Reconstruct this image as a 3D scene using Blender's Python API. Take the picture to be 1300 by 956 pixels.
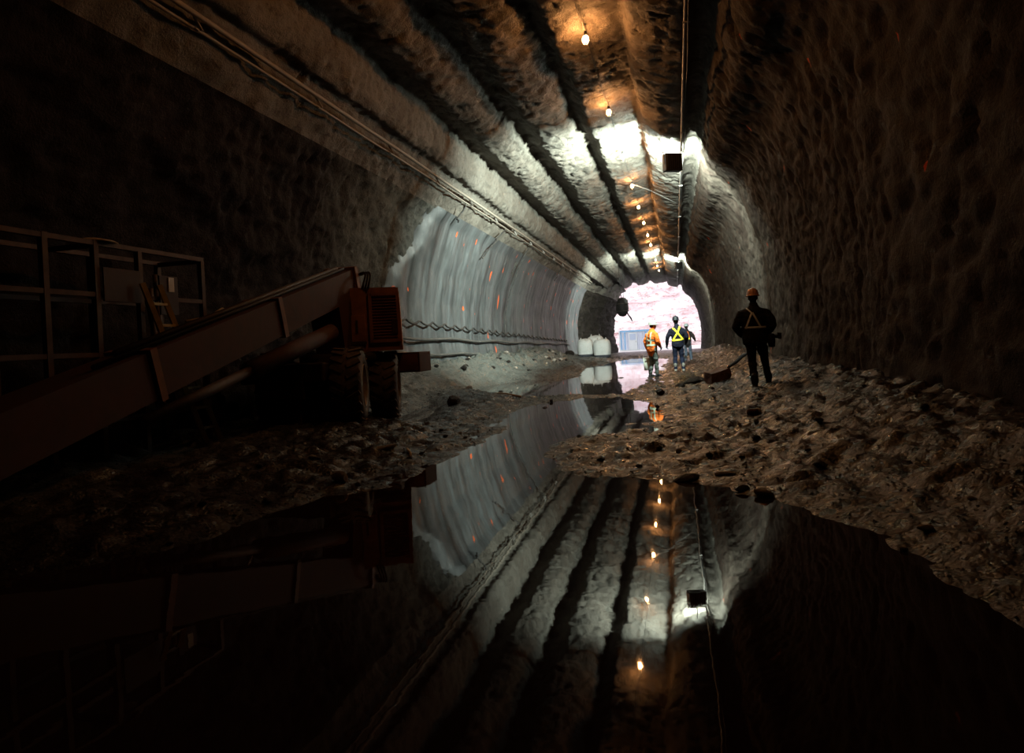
import bpy, bmesh, math, random
import numpy as np
from mathutils import Vector, Matrix
from mathutils.bvhtree import BVHTree
for o in list(bpy.data.objects): bpy.data.objects.remove(o)
scene = bpy.context.scene
COL = scene.collection
rnd = random.Random(7)

# ------------------------------------------------------------------ camera, world, exposure
CAM_Z = 1.2
cd = bpy.data.cameras.new('camera'); cam = bpy.data.objects.new('camera', cd); COL.objects.link(cam)
cd.sensor_fit = 'HORIZONTAL'; cd.sensor_width = 36.0; cd.lens = 36.0 * 870.0 / 1300.0
cd.shift_y = -45.0 / 1300.0
cd.clip_start = 0.05; cd.clip_end = 400
YAW, PITCH, ROLL = math.radians(13.4547), math.radians(0.22), math.atan(0.055)
_f = Vector((-math.sin(YAW) * math.cos(PITCH), math.cos(YAW) * math.cos(PITCH), math.sin(PITCH)))
_r0 = Vector((math.cos(YAW), math.sin(YAW), 0)); _u0 = _r0.cross(_f)
_r = _r0 * math.cos(ROLL) - _u0 * math.sin(ROLL); _u = _r0 * math.sin(ROLL) + _u0 * math.cos(ROLL)
cam.matrix_world = Matrix(((_r.x, _u.x, -_f.x, 0), (_r.y, _u.y, -_f.y, 0), (_r.z, _u.z, -_f.z, CAM_Z), (0, 0, 0, 1)))
scene.camera = cam
w = bpy.data.worlds.new('overcast_sky'); scene.world = w; w.use_nodes = True
bg = w.node_tree.nodes['Background']; bg.inputs[0].default_value = (0.93, 0.94, 1.0, 1); bg.inputs[1].default_value = 2.7
vs = scene.view_settings
vs.view_transform = 'Standard'; vs.look = 'None'; vs.gamma = 1.0; vs.use_curve_mapping = False; vs.exposure = 0.0
FLOOD_L = 4900.0      # radiance of the floodlight lenses
BULB_L = 1080.0      # radiance of the tungsten bulbs

# ------------------------------------------------------------------ helpers
def link(o, parent=None):
    COL.objects.link(o)
    if parent is not None: o.parent = parent
    return o
def tag(o, label=None, cat=None, group=None, kind=None):
    if label: o['label'] = label
    if cat: o['category'] = cat
    if group: o['group'] = group
    if kind: o['kind'] = kind
    return o
def thing(name, loc, label, cat, group=None, rotz=0):
    o = bpy.data.objects.new(name, None); o.empty_display_size = 0.1
    o.location = loc; o.rotation_euler = (0, 0, rotz); link(o)
    return tag(o, label, cat, group)
def meshobj(name, verts, faces, mat, parent=None, smooth=False, origin=None):
    """verts in the parent's local space (or world space if no parent)"""
    m = bpy.data.meshes.new(name)
    v = np.asarray(verts, float)
    loc = None
    if parent is None:
        loc = v.mean(axis=0) if origin is None else np.asarray(origin, float)
        v = v - loc
    m.from_pydata(v.tolist(), [], [list(map(int, f)) for f in faces]); m.update()
    for mm in (mat if isinstance(mat, (list, tuple)) else [mat]): m.materials.append(mm)
    if smooth: m.polygons.foreach_set('use_smooth', [True] * len(m.polygons))
    o = bpy.data.objects.new(name, m); link(o, parent)
    if loc is not None: o.location = loc
    return o
class MB:
    def __init__(s): s.v = []; s.f = []
    def add(s, v, f):
        n = len(s.v); s.v += [tuple(p) for p in v]; s.f += [tuple(i + n for i in q) for q in f]; return s
    def box(s, c, d, rot=None, bev=0.0):
        x, y, z = d[0] / 2, d[1] / 2, d[2] / 2
        if bev <= 0:
            v = [(a * x, b * y, e * z) for e in (-1, 1) for b in (-1, 1) for a in (-1, 1)]
            f = [(0, 2, 3, 1), (4, 5, 7, 6), (0, 1, 5, 4), (2, 6, 7, 3), (0, 4, 6, 2), (1, 3, 7, 5)]
        else:
            bm = bmesh.new(); bmesh.ops.create_cube(bm, size=1)
            for q in bm.verts: q.co = Vector((q.co.x * d[0], q.co.y * d[1], q.co.z * d[2]))
            bmesh.ops.bevel(bm, geom=list(bm.edges), offset=bev, segments=2, affect='EDGES', profile=0.5)
            bm.verts.index_update(); v = [tuple(q.co) for q in bm.verts]; f = [tuple(q.index for q in g.verts) for g in bm.faces]; bm.free()
        R = rot if rot is not None else Matrix.Identity(3)
        return s.add([tuple(R @ Vector(p) + Vector(c)) for p in v], f)
    def hexa(s, p):      # 8 corners: bottom 4 ccw, top 4 ccw
        return s.add(p, [(3, 2, 1, 0), (4, 5, 6, 7), (0, 1, 5, 4), (1, 2, 6, 5), (2, 3, 7, 6), (3, 0, 4, 7)])
    def tube(s, pts, r, n=8, caps=True):
        P = [Vector(p) for p in pts]; rr = r if isinstance(r, (list, tuple)) else [r] * len(P)
        vv = []; up = None
        for i, p in enumerate(P):
            t = (P[min(i + 1, len(P) - 1)] - P[max(i - 1, 0)]).normalized()
            if up is None:
                up = Vector((0, 0, 1)) if abs(t.z) < 0.9 else Vector((1, 0, 0))
            a = t.cross(up).normalized(); up = a.cross(t).normalized()
            for k in range(n):
                q = 2 * math.pi * k / n
                vv.append(p + (a * math.cos(q) + up * math.sin(q)) * rr[i])
        ff = [(i * n + k, i * n + (k + 1) % n, (i + 1) * n + (k + 1) % n, (i + 1) * n + k) for i in range(len(P) - 1) for k in range(n)]
        if caps: ff += [tuple(range(n - 1, -1, -1)), tuple((len(P) - 1) * n + k for k in range(n))]
        return s.add(vv, ff)
    def lathe(s, prof, n=24, c=(0, 0, 0), rot=None, sx=1.0, sy=1.0):
        R = rot if rot is not None else Matrix.Identity(3); vv = []
        for r_, z_ in prof:
            for k in range(n):
                q = 2 * math.pi * k / n
                vv.append(R @ Vector((r_ * math.cos(q) * sx, r_ * math.sin(q) * sy, z_)) + Vector(c))
        m = len(prof)
        ff = [(i * n + k, i * n + (k + 1) % n, (i + 1) * n + (k + 1) % n, (i + 1) * n + k) for i in range(m - 1) for k in range(n)]
        if prof[0][0] > 1e-6: ff.append(tuple(range(n - 1, -1, -1)))
        if prof[-1][0] > 1e-6: ff.append(tuple((m - 1) * n + k for k in range(n)))
        return s.add(vv, ff)
    def build(s, name, mat, parent=None, smooth=False, origin=None):
        return meshobj(name, s.v, s.f, mat, parent, smooth, origin)
def rotz(a): return Matrix.Rotation(a, 3, 'Z')
def bar(a, b, t, u=None):      # square bar between two points
    a, b = Vector(a), Vector(b); d = (b - a).normalized()
    up = Vector((0, 0, 1)) if abs(d.z) < 0.95 else Vector((1, 0, 0))
    x = d.cross(up).normalized(); y = x.cross(d).normalized(); h = t / 2
    h2 = (u if u else t) / 2
    m = MB()
    m.hexa([a - x * h - y * h2, a + x * h - y * h2, a + x * h + y * h2, a - x * h + y * h2, b - x * h - y * h2, b + x * h - y * h2, b + x * h + y * h2, b - x * h + y * h2])
    return m
def shade_auto(o, ang=40):
    o.data.polygons.foreach_set('use_smooth', [True] * len(o.data.polygons))
    bm = bmesh.new(); bm.from_mesh(o.data)
    for e in bm.edges:
        if len(e.link_faces) == 2 and e.calc_face_angle(0) > math.radians(ang): e.smooth = False
    bm.to_mesh(o.data); bm.free(); return o

# numpy noise
def _h(i, j, k):
    n = (i * 374761393 + j * 668265263 + k * 2147483647 * 0 + k * 1274126177) & 0xFFFFFFFF
    n = ((n ^ (n >> 13)) * 1103515245) & 0xFFFFFFFF
    n = ((n ^ (n >> 15)) * 2246822519) & 0xFFFFFFFF
    return ((n ^ (n >> 16)) & 0xFFFFFF) / float(0xFFFFFF)
def vnoise(x, y, z):
    x, y, z = np.broadcast_arrays(np.asarray(x, float), np.asarray(y, float), np.asarray(z, float))
    i, j, k = np.floor(x).astype(np.int64), np.floor(y).astype(np.int64), np.floor(z).astype(np.int64)
    u, v, t = x - i, y - j, z - k
    u = u * u * (3 - 2 * u); v = v * v * (3 - 2 * v); t = t * t * (3 - 2 * t)
    r = 0
    for a in (0, 1):
        for b in (0, 1):
            for c in (0, 1):
                r = r + _h(i + a, j + b, k + c) * (u if a else 1 - u) * (v if b else 1 - v) * (t if c else 1 - t)
    return r * 2 - 1
def fbm(x, y, z, oct=4, lac=2.03, gain=0.5):
    r = 0; a = 1.0; f = 1.0
    for o in range(oct):
        r = r + a * vnoise(x * f + 17.1 * o, y * f + 5.3 * o, z * f + 9.7 * o); a *= gain; f *= lac
    return r
def sstep(a, b, x):
    t = np.clip((np.asarray(x, float) - a) / (b - a), 0, 1); return t * t * (3 - 2 * t)

# ------------------------------------------------------------------ materials
class NT:
    def __init__(s, name):
        s.m = bpy.data.materials.new(name); s.m.use_nodes = True; s.t = s.m.node_tree; s.n = s.t.nodes; s.b = s.n['Principled BSDF']
        s.co = s.n.new('ShaderNodeTexCoord').outputs['Object']
    def l(s, a, b): s.t.links.new(a, b)
    def map(s, scale=(1, 1, 1), src=None):
        q = s.n.new('ShaderNodeMapping'); q.inputs['Scale'].default_value = scale; s.l(src or s.co, q.inputs[0]); return q.outputs[0]
    def noise(s, sc, det=6, ro=0.6, vec=None, dist=0.0):
        q = s.n.new('ShaderNodeTexNoise'); q.inputs['Scale'].default_value = sc; q.inputs['Detail'].default_value = det; q.inputs['Roughness'].default_value = ro; q.inputs['Distortion'].default_value = dist
        s.l(vec or s.co, q.inputs['Vector']); return q.outputs['Fac']
    def vor(s, sc, vec=None, out='Distance'):
        q = s.n.new('ShaderNodeTexVoronoi'); q.inputs['Scale'].default_value = sc; s.l(vec or s.co, q.inputs['Vector']); return q.outputs[out]
    def ramp(s, fac, stops):
        q = s.n.new('ShaderNodeValToRGB'); e = q.color_ramp.elements
        while len(e) < len(stops): e.new(0.5)
        for i, (p, c) in enumerate(stops):
            e[i].position = p; e[i].color = (c[0], c[1], c[2], 1) if isinstance(c, (tuple, list)) else (c, c, c, 1)
        s.l(fac, q.inputs[0]); return q.outputs[0]
    def mix(s, f, a, b, mode='MIX'):
        q = s.n.new('ShaderNodeMix'); q.data_type = 'RGBA'; q.blend_type = mode
        for k, val in ((0, f), (6, a), (7, b)):
            if hasattr(val, 'links'): s.l(val, q.inputs[k])
            elif isinstance(val, (tuple, list)): q.inputs[k].default_value = (val[0], val[1], val[2], 1)
            else: q.inputs[k].default_value = val if k == 0 else (val, val, val, 1)
        return q.outputs[2]
    def math(s, op, a, b=None):
        q = s.n.new('ShaderNodeMath'); q.operation = op
        for k, val in ((0, a), (1, b)):
            if val is None: continue
            if hasattr(val, 'links'): s.l(val, q.inputs[k])
            else: q.inputs[k].default_value = val
        return q.outputs[0]
    def bump(s, h, st, dist=0.05, prev=None):
        q = s.n.new('ShaderNodeBump'); q.inputs['Strength'].default_value = st; q.inputs['Distance'].default_value = dist; s.l(h, q.inputs['Height'])
        if prev is not None: s.l(prev, q.inputs['Normal'])
        return q.outputs[0]
    def base(s, c):
        if hasattr(c, 'links'): s.l(c, s.b.inputs['Base Color'])
        else: s.b.inputs['Base Color'].default_value = (c[0], c[1], c[2], 1)
    def set(s, **k):
        for a, v in k.items():
            n = {'rough': 'Roughness', 'metal': 'Metallic', 'spec': 'Specular IOR Level', 'nrm': 'Normal', 'ior': 'IOR', 'coat': 'Coat Weight'}[a]
            if hasattr(v, 'links'): s.l(v, s.b.inputs[n])
            else: s.b.inputs[n].default_value = v
        return s.m
def grimy(name, col, rough=0.6, metal=0.0, dirt=(0.05, 0.035, 0.025), amt=0.6, sc=6.0, bump=0.15, spec=0.4):
    t = NT(name); f = t.noise(sc, 6, 0.65); k = t.ramp(f, [(0.42, 0.0), (0.68, amt)])
    v = t.mix(t.noise(sc * 3.3, 3), tuple(c * 0.82 for c in col), col)
    t.base(t.mix(k, v, dirt)); return t.set(rough=rough, metal=metal, spec=spec, nrm=t.bump(f, bump, 0.02))
def emit(name, col, st):
    t = NT(name); t.base((0.8, 0.8, 0.8)); t.b.inputs['Emission Color'].default_value = (*col, 1); t.b.inputs['Emission Strength'].default_value = st; return t.m

def mat_rock(name, c0, c1, c2, wet=0.55):
    t = NT(name)
    a = t.noise(0.8, 8, 0.62); b = t.noise(7.0, 8, 0.7); c = t.noise(38.0, 4, 0.6)
    pits = t.ramp(t.vor(5.5, t.map((1, 0.6, 1))), [(0.06, 0.0), (0.22, 1.0)])
    col = t.mix(t.ramp(a, [(0.35, 0.0), (0.65, 1.0)]), c0, c1)
    col = t.mix(t.ramp(b, [(0.52, 0.0), (0.74, 0.75)]), col, c2)
    t.base(col)
    h = t.math('ADD', t.math('MULTIPLY', b, 0.7), t.math('MULTIPLY', c, 0.25))
    h = t.math('ADD', h, t.math('MULTIPLY', pits, 0.15))
    return t.set(rough=t.ramp(b, [(0.3, wet), (0.7, 0.9)]), spec=0.35, nrm=t.bump(h, 0.9, 0.10))
M = {}
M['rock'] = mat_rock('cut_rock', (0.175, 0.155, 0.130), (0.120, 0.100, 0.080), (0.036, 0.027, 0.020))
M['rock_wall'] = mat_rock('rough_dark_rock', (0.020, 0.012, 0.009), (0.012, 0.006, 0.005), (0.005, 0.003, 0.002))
def mat_lwall():
    # dark wet rock near the machine; farther in, floodlight is painted as paler colour
    t = NT('dark_rock_with_painted_light')
    a = t.noise(0.8, 8, 0.62); b = t.noise(7.0, 8, 0.7); c = t.noise(38.0, 4, 0.6)
    col = t.mix(t.ramp(a, [(0.35, 0.0), (0.65, 1.0)]), (0.020, 0.012, 0.009), (0.012, 0.006, 0.005))
    col = t.mix(t.ramp(b, [(0.52, 0.0), (0.74, 0.75)]), col, (0.005, 0.003, 0.002))
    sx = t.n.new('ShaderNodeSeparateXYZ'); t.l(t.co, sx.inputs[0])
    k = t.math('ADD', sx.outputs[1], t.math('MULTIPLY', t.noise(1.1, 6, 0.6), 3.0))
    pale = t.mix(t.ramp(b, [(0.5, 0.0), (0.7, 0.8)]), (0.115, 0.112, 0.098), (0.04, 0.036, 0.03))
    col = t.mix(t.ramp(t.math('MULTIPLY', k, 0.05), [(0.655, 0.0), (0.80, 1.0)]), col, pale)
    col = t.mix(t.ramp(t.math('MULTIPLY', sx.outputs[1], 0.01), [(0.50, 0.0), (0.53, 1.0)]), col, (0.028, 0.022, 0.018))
    t.base(col)
    h = t.math('ADD', t.math('MULTIPLY', b, 0.7), t.math('MULTIPLY', c, 0.25))
    return t.set(rough=t.ramp(b, [(0.3, 0.6), (0.7, 0.9)]), spec=0.12, nrm=t.bump(h, 0.8, 0.09))
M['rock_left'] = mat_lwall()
def mat_rwall():
    t = NT('cut_rock_wall_marked')
    a = t.noise(0.8, 8, 0.62); b = t.noise(6.0, 8, 0.7); c = t.noise(34.0, 4)
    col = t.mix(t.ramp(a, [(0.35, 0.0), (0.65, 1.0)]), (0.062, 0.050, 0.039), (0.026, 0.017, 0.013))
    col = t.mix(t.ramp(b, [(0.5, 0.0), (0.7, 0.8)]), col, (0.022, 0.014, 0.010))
    # lighter chalky mineral streaks running down the wall
    st = t.noise(2.2, 5, 0.7, t.map((1.0, 1.6, 0.35)))
    col = t.mix(t.ramp(st, [(0.70, 0.0), (0.76, 0.6)]), col, (0.17, 0.155, 0.135))
    pm = t.ramp(t.noise(2.2, 1, 0.3, t.map((1, 1.4, 0.7))), [(0.80, 0.0), (0.81, 0.8)])
    col = t.mix(pm, col, (0.75, 0.10, 0.03))
    t.base(col)
    h = t.math('ADD', t.math('MULTIPLY', b, 0.7), t.math('MULTIPLY', c, 0.25))
    return t.set(rough=0.8, spec=0.12, nrm=t.bump(h, 0.6, 0.09))
M['rock_right'] = mat_rwall()
def mat_plaster():
    t = NT('wet_grey_plaster')
    v = t.map((0.12, 1.0, 0.10))
    s1 = t.noise(1.5, 5, 0.65, v); s2 = t.noise(7.0, 4, 0.6, v); s3 = t.noise(1.1, 5, 0.6)
    col = t.mix(t.ramp(s1, [(0.36, 0.0), (0.64, 1.0)]), (0.030, 0.032, 0.032), (0.112, 0.117, 0.118))
    col = t.mix(t.ramp(s2, [(0.42, 0.0), (0.72, 0.55)]), col, (0.170, 0.180, 0.187))
    col = t.mix(t.ramp(s3, [(0.50, 0.0), (0.72, 0.6)]), col, (0.030, 0.030, 0.029))
    pm = t.ramp(t.noise(3.0, 0, 0.2, t.map((1, 1, 0.8))), [(0.8, 0.0), (0.81, 1.0)])
    col = t.mix(pm, col, (0.85, 0.13, 0.03))
    t.base(col)
    return t.set(rough=t.ramp(s2, [(0.3, 0.38), (0.7, 0.62)]), spec=0.5, nrm=t.bump(t.math('ADD', s2, t.math('MULTIPLY', t.noise(22, 4), 0.3)), 0.25, 0.03))
M['plaster'] = mat_plaster()
def mat_mud():
    t = NT('wet_mud_and_grit')
    a = t.noise(0.9, 7, 0.6); b = t.noise(9.0, 8, 0.68); c = t.vor(46.0); d = t.vor(19.0)
    col = t.mix(t.ramp(a, [(0.4, 0.0), (0.62, 1.0)]), (0.011, 0.006, 0.0045), (0.019, 0.012, 0.009))
    col = t.mix(t.ramp(b, [(0.45, 0.0), (0.7, 0.7)]), col, (0.014, 0.009, 0.006))
    col = t.mix(t.ramp(t.vor(30.0, out='Color'), [(0.78, 0.0), (0.9, 0.6)]), col, (0.045, 0.033, 0.026))
    # pale spoil from the cut lies towards the left wall
    sx = t.n.new('ShaderNodeSeparateXYZ'); t.l(t.co, sx.inputs[0])
    k = t.math('ADD', sx.outputs[0], t.math('MULTIPLY', t.noise(1.4, 5), 1.6))
    col = t.mix(t.ramp(t.math('MULTIPLY', k, -0.2), [(0.70, 0.0), (0.98, 0.85)]), col, (0.125, 0.128, 0.115))
    t.base(col)
    h = t.math('ADD', t.math('MULTIPLY', b, 0.8), t.math('ADD', t.math('MULTIPLY', d, -0.35), t.math('MULTIPLY', c, -0.22)))
    return t.set(rough=t.ramp(b, [(0.36, 0.09), (0.58, 0.5)]), spec=0.36, nrm=t.bump(h, 0.55, 0.05))
M['mud'] = mat_mud()
def mat_water():
    t = NT('muddy_water'); t.base((0.022, 0.010, 0.007))
    n = t.math('ADD', t.noise(1.1, 3, 0.5, t.map((1, 0.55, 1))), t.math('MULTIPLY', t.noise(9.0, 2, 0.5), 0.06))
    return t.set(rough=0.02, ior=1.33, spec=0.5, nrm=t.bump(n, 0.05, 0.06))
M['water'] = mat_water()
def mat_cliff():
    t = NT('pink_layered_cliff'); v = t.map((0.25, 0.25, 1.0))
    a = t.noise(0.9, 7, 0.7, v); b = t.noise(3.0, 6, 0.7, t.map((0.5, 0.5, 1)))
    col = t.mix(t.ramp(a, [(0.40, 0.0), (0.6, 1.0)]), (0.88, 0.80, 0.81), (0.70, 0.53, 0.55))
    col = t.mix(t.ramp(b, [(0.53, 0.0), (0.64, 0.9)]), col, (0.46, 0.27, 0.25))
    t.base(col); return t.set(rough=0.9, spec=0.2, nrm=t.bump(b, 0.5, 0.2))
M['cliff'] = mat_cliff()
M['ground_out'] = grimy('pale_quarry_ground', (0.72, 0.66, 0.66), 0.9, 0, (0.5, 0.44, 0.43), 0.6, 1.0)
M['bulb'] = emit('hot_bulb_glass', (1.0, 0.42, 0.13), BULB_L)
M['lens'] = emit('floodlight_lens', (0.82, 1.0, 0.90), FLOOD_L)
M['black'] = grimy('black_rubber', (0.010, 0.009, 0.009), 0.7, 0, (0.022, 0.017, 0.014), 0.5)
M['tyre'] = grimy('muddy_tyre_rubber', (0.06, 0.048, 0.042), 0.75, 0, (0.17, 0.115, 0.08), 0.9, 5)
M['steel'] = grimy('dusty_galvanised_steel', (0.42, 0.39, 0.36), 0.5, 0.2, (0.14, 0.11, 0.09), 0.6)
M['cable'] = grimy('dusty_cable_sheath', (0.30, 0.25, 0.20), 0.6, 0, (0.24, 0.21, 0.18), 0.5)
M['darkcable'] = grimy('dark_cable_sheath', (0.035, 0.032, 0.03), 0.6, 0, (0.12, 0.1, 0.085), 0.4)
M['pipe'] = grimy('grey_wall_pipe', (0.10, 0.095, 0.09), 0.55, 0.2, (0.2, 0.19, 0.17), 0.5)
M['house'] = grimy('floodlight_housing', (0.05, 0.05, 0.05), 0.5, 0.4)
M['rust'] = grimy('rusty_orange_machine_paint', (0.24, 0.095, 0.045), 0.6, 0.0, (0.075, 0.035, 0.022), 0.9, 3.5, 0.25)
M['housing_paint'] = grimy('faded_orange_brown_paint', (0.46, 0.19, 0.09), 0.6, 0.0, (0.16, 0.07, 0.04), 0.8, 3.5, 0.25)
M['rust_dark'] = grimy('dark_rusty_steel', (0.085, 0.032, 0.019), 0.75, 0.05, (0.05, 0.028, 0.02), 0.8, 4, 0.25)
M['chassis'] = grimy('greasy_chassis', (0.05, 0.03, 0.024), 0.65, 0.1, (0.09, 0.055, 0.04), 0.6, 4)
M['rim'] = grimy('muddy_wheel_rim', (0.30, 0.24, 0.19), 0.6, 0.2, (0.12, 0.085, 0.06), 0.8, 7)
M['scaf'] = grimy('dirty_scaffold_steel', (0.11, 0.065, 0.05), 0.65, 0.2, (0.04, 0.024, 0.02), 0.7)
M['panel'] = grimy('faded_purple_sheet', (0.06, 0.04, 0.043), 0.7, 0, (0.06, 0.04, 0.035), 0.6)
M['ladder'] = grimy('yellow_ladder', (0.40, 0.27, 0.08), 0.55, 0, (0.12, 0.08, 0.035), 0.5)
M['white'] = grimy('white_card', (0.7, 0.68, 0.65), 0.7, 0, (0.4, 0.36, 0.32), 0.4)
M['bag'] = grimy('white_woven_bag', (0.86, 0.85, 0.84), 0.85, 0, (0.62, 0.58, 0.55), 0.35, 5, 0.3)
M['bagband'] = grimy('dark_wet_bag_base', (0.07, 0.075, 0.10), 0.8, 0, (0.12, 0.11, 0.10), 0.4)
M['stone'] = mat_rock('loose_stone', (0.027, 0.017, 0.012), (0.017, 0.010, 0.007), (0.008, 0.005, 0.004), 0.4)
M['stone_pale'] = mat_rock('pale_loose_stone', (0.50, 0.42, 0.36), (0.38, 0.31, 0.26), (0.24, 0.18, 0.15), 0.45)
M['stone_red'] = mat_rock('red_brown_block', (0.17, 0.085, 0.06), (0.12, 0.06, 0.045), (0.06, 0.035, 0.028), 0.5)
M['wood'] = grimy('broken_pale_wood', (0.5, 0.4, 0.29), 0.8, 0, (0.25, 0.18, 0.12), 0.5)
M['c_blue'] = grimy('blue_container_paint', (0.30, 0.60, 0.95), 0.6, 0, (0.4, 0.6, 0.85), 0.4, 3)
M['c_pale'] = grimy('pale_container_sheet', (0.78, 0.80, 0.95), 0.6, 0, (0.82, 0.82, 0.94), 0.4, 3)
M['c_white'] = grimy('white_container_frame', (0.85, 0.87, 0.92), 0.6, 0, (0.7, 0.7, 0.75), 0.3, 3)
M['c_glass'] = NT('container_window_glass').set(rough=0.08); M['c_glass'].node_tree.nodes['Principled BSDF'].inputs['Base Color'].default_value = (0.55, 0.62, 0.8, 1)
M['pail'] = grimy('greyish_white_plastic', (0.72, 0.75, 0.66), 0.5, 0, (0.45, 0.45, 0.38), 0.5, 8)
M['skin'] = grimy('skin', (0.50, 0.29, 0.20), 0.55, 0, (0.42, 0.23, 0.16), 0.4, 12, 0.05)
def cloth(name, c, r=0.85): return grimy(name, c, r, 0, tuple(v * 0.6 for v in c), 0.6, 9, 0.2, 0.2)
M['jk_black'] = cloth('black_work_jacket', (0.012, 0.011, 0.012)); M['pt_black'] = cloth('black_trousers', (0.014, 0.012, 0.012))
M['jk_navy'] = cloth('navy_work_shirt', (0.005, 0.0055, 0.014)); M['pt_navy'] = cloth('navy_trousers', (0.008, 0.011, 0.028))
M['jk_orange'] = cloth('orange_hivis_jacket', (0.95, 0.20, 0.03)); M['pt_grey'] = cloth('grey_green_trousers', (0.15, 0.17, 0.15))
M['jk_dark'] = cloth('dark_work_jacket', (0.025, 0.02, 0.02)); M['pt_blue'] = cloth('blue_grey_trousers', (0.09, 0.11, 0.15))
M['boot'] = cloth('dark_rubber_boot', (0.03, 0.03, 0.03), 0.5); M['boot_mud'] = cloth('muddy_boot', (0.16, 0.15, 0.13), 0.6)
M['glove'] = cloth('work_glove', (0.10, 0.11, 0.15)); M['glove_black'] = cloth('black_glove', (0.02, 0.018, 0.018))
M['hat_tan'] = grimy('tan_hard_hat', (0.72, 0.36, 0.22), 0.4, 0, (0.5, 0.25, 0.15), 0.4); M['hat_white'] = grimy('white_hard_hat', (0.34, 0.36, 0.31), 0.5, 0, (0.22, 0.23, 0.19), 0.4)
M['hat_dark'] = grimy('dark_hard_hat', (0.005, 0.006, 0.010), 0.6, 0, (0.012, 0.012, 0.018), 0.25); M['hat_grey'] = grimy('grey_hard_hat', (0.42, 0.46, 0.48), 0.4, 0, (0.3, 0.32, 0.33), 0.4)
M['hair'] = cloth('dark_hair', (0.03, 0.02, 0.015))
M['refl_pale'] = cloth('pale_reflective_tape', (0.78, 0.86, 1.0), 0.5); M['refl_yel'] = cloth('yellow_reflective_tape', (0.95, 0.78, 0.05), 0.5)
M['refl_lime'] = cloth('lime_grey_reflective_tape', (0.60, 0.75, 0.55), 0.5); M['refl_or'] = cloth('orange_reflective_patch', (0.95, 0.22, 0.04), 0.5)

# ------------------------------------------------------------------ tunnel section (x, z), from the left toe over the crown to the right toe
PROF = [(-6.50, -0.7, 'L'), (-6.72, 0.2, 'L'), (-6.9, 1.4, 'L'), (-6.88, 2.5, 'L'), (-6.72, 3.4, 'L'), (-6.45, 4.2, 'L'), (-6.27, 4.72, 'L'), (-6.08, 5.0, 'H'),
        (-5.86, 5.30, 'H'), (-5.68, 5.60, 'H'), (-5.60, 5.80, 'H'),
        (-5.46, 5.72, 'A'), (-5.30, 5.86, 'A'), (-5.20, 6.14, 'A'), (-5.12, 6.62, 'A'),
        (-4.86, 6.58, 'A'), (-4.58, 6.42, 'B'), (-4.25, 6.50, 'B'), (-3.95, 6.72, 'B'), (-3.80, 7.00, 'B'),
        (-3.54, 6.90, 'B'), (-3.28, 6.68, 'C'), (-2.85, 6.70, 'C'), (-2.42, 6.86, 'C'), (-2.20, 7.09, 'C'),
        (-2.02, 6.94, 'C'), (-1.84, 6.70, 'D'), (-1.35, 6.78, 'D'), (-0.80, 6.90, 'D'), (-0.60, 6.96, 'D'),
        (-0.53, 6.60, 'E'), (-0.25, 6.42, 'E'), (0.05, 6.30, 'E'), (0.42, 6.22, 'E'), (0.55, 6.46, 'E'), (0.82, 6.48, 'E'), (0.90, 6.16, 'F'),
        (1.00, 5.78, 'F'), (1.20, 5.50, 'F'), (1.55, 5.28, 'F'), (1.86, 5.00, 'F'), (2.18, 4.25, 'R'), (2.40, 3.4, 'R'), (2.53, 2.5, 'R'), (2.60, 1.3, 'R'), (2.56, 0.3, 'R'), (2.42, -0.7, 'R')]
def dense_profile(step):
    pts = []; reg = []
    for a, b in zip(PROF[:-1], PROF[1:]):
        L = math.hypot(b[0] - a[0], b[1] - a[1]); n = max(2, int(round(L / step)))
        for i in range(n):
            t = i / n; pts.append((a[0] + (b[0] - a[0]) * t, a[1] + (b[1] - a[1]) * t)); reg.append(a[2])
    pts.append(PROF[-1][:2]); reg.append('R')
    P = np.array(pts)
    Q = P.copy()
    for it in range(3): Q[1:-1] = 0.25 * Q[:-2] + 0.5 * Q[1:-1] + 0.25 * Q[2:]
    return Q, reg
PD, REG = dense_profile(0.062); REG = np.array(REG)
_t = np.gradient(PD, axis=0); _t /= np.linalg.norm(_t, axis=1)[:, None]
PN = np.stack([_t[:, 1], -_t[:, 0]], 1)      # into the tunnel
PORTAL = 75.0
def rows(segs):
    out = []
    for a, b, s in segs: out += list(np.arange(a, b, s))
    return np.array(out + [segs[-1][1]])
YR = rows([(-9, 3, 0.4), (3, 9, 0.12), (9, 32, 0.065), (32, 52, 0.11), (52, PORTAL, 0.22)])
S = np.concatenate([[0], np.cumsum(np.linalg.norm(np.diff(PD, axis=0), axis=1))])
X = PD[None, :, 0]; Z = PD[None, :, 1]; Yg = YR[:, None]
amp = {'L': 0.07, 'H': 0.045, 'A': 0.05, 'B': 0.06, 'C': 0.06, 'D': 0.05, 'E': 0.045, 'F': 0.045, 'R': 0.05}
AM = np.array([amp[r] for r in REG])[None, :]
big = fbm(X * 0.45, Yg * 0.35, Z * 0.45, 2) * 0.07
med = fbm(X * 2.2, Yg * 1.7, Z * 2.2, 4) * AM
rid = np.abs(fbm(X * 4.5, Yg * 4.0, Z * 4.5 + 30, 3)) * AM * 1.2 + np.clip(fbm(X * 3.0, Yg * 6.0, Z * 3.0 + 60, 3) - 0.35, 0, 1) * 0.09
tool = np.sin((Yg * 1.0 + 0.35 * S[None, :] * 0.3) * 2 * math.pi / 0.33 + 2.5 * vnoise(X * 1.2, Yg * 0.8, Z * 1.2)) * 0.011
toolw = np.isin(REG, ['D', 'E', 'F', 'B', 'C'])[None, :] * (0.4 + 0.6 * sstep(-0.2, 0.4, vnoise(X * 0.9, Yg * 0.5, Z * 0.9 + 7)))
disp = big + med - rid + tool * toolw
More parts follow.
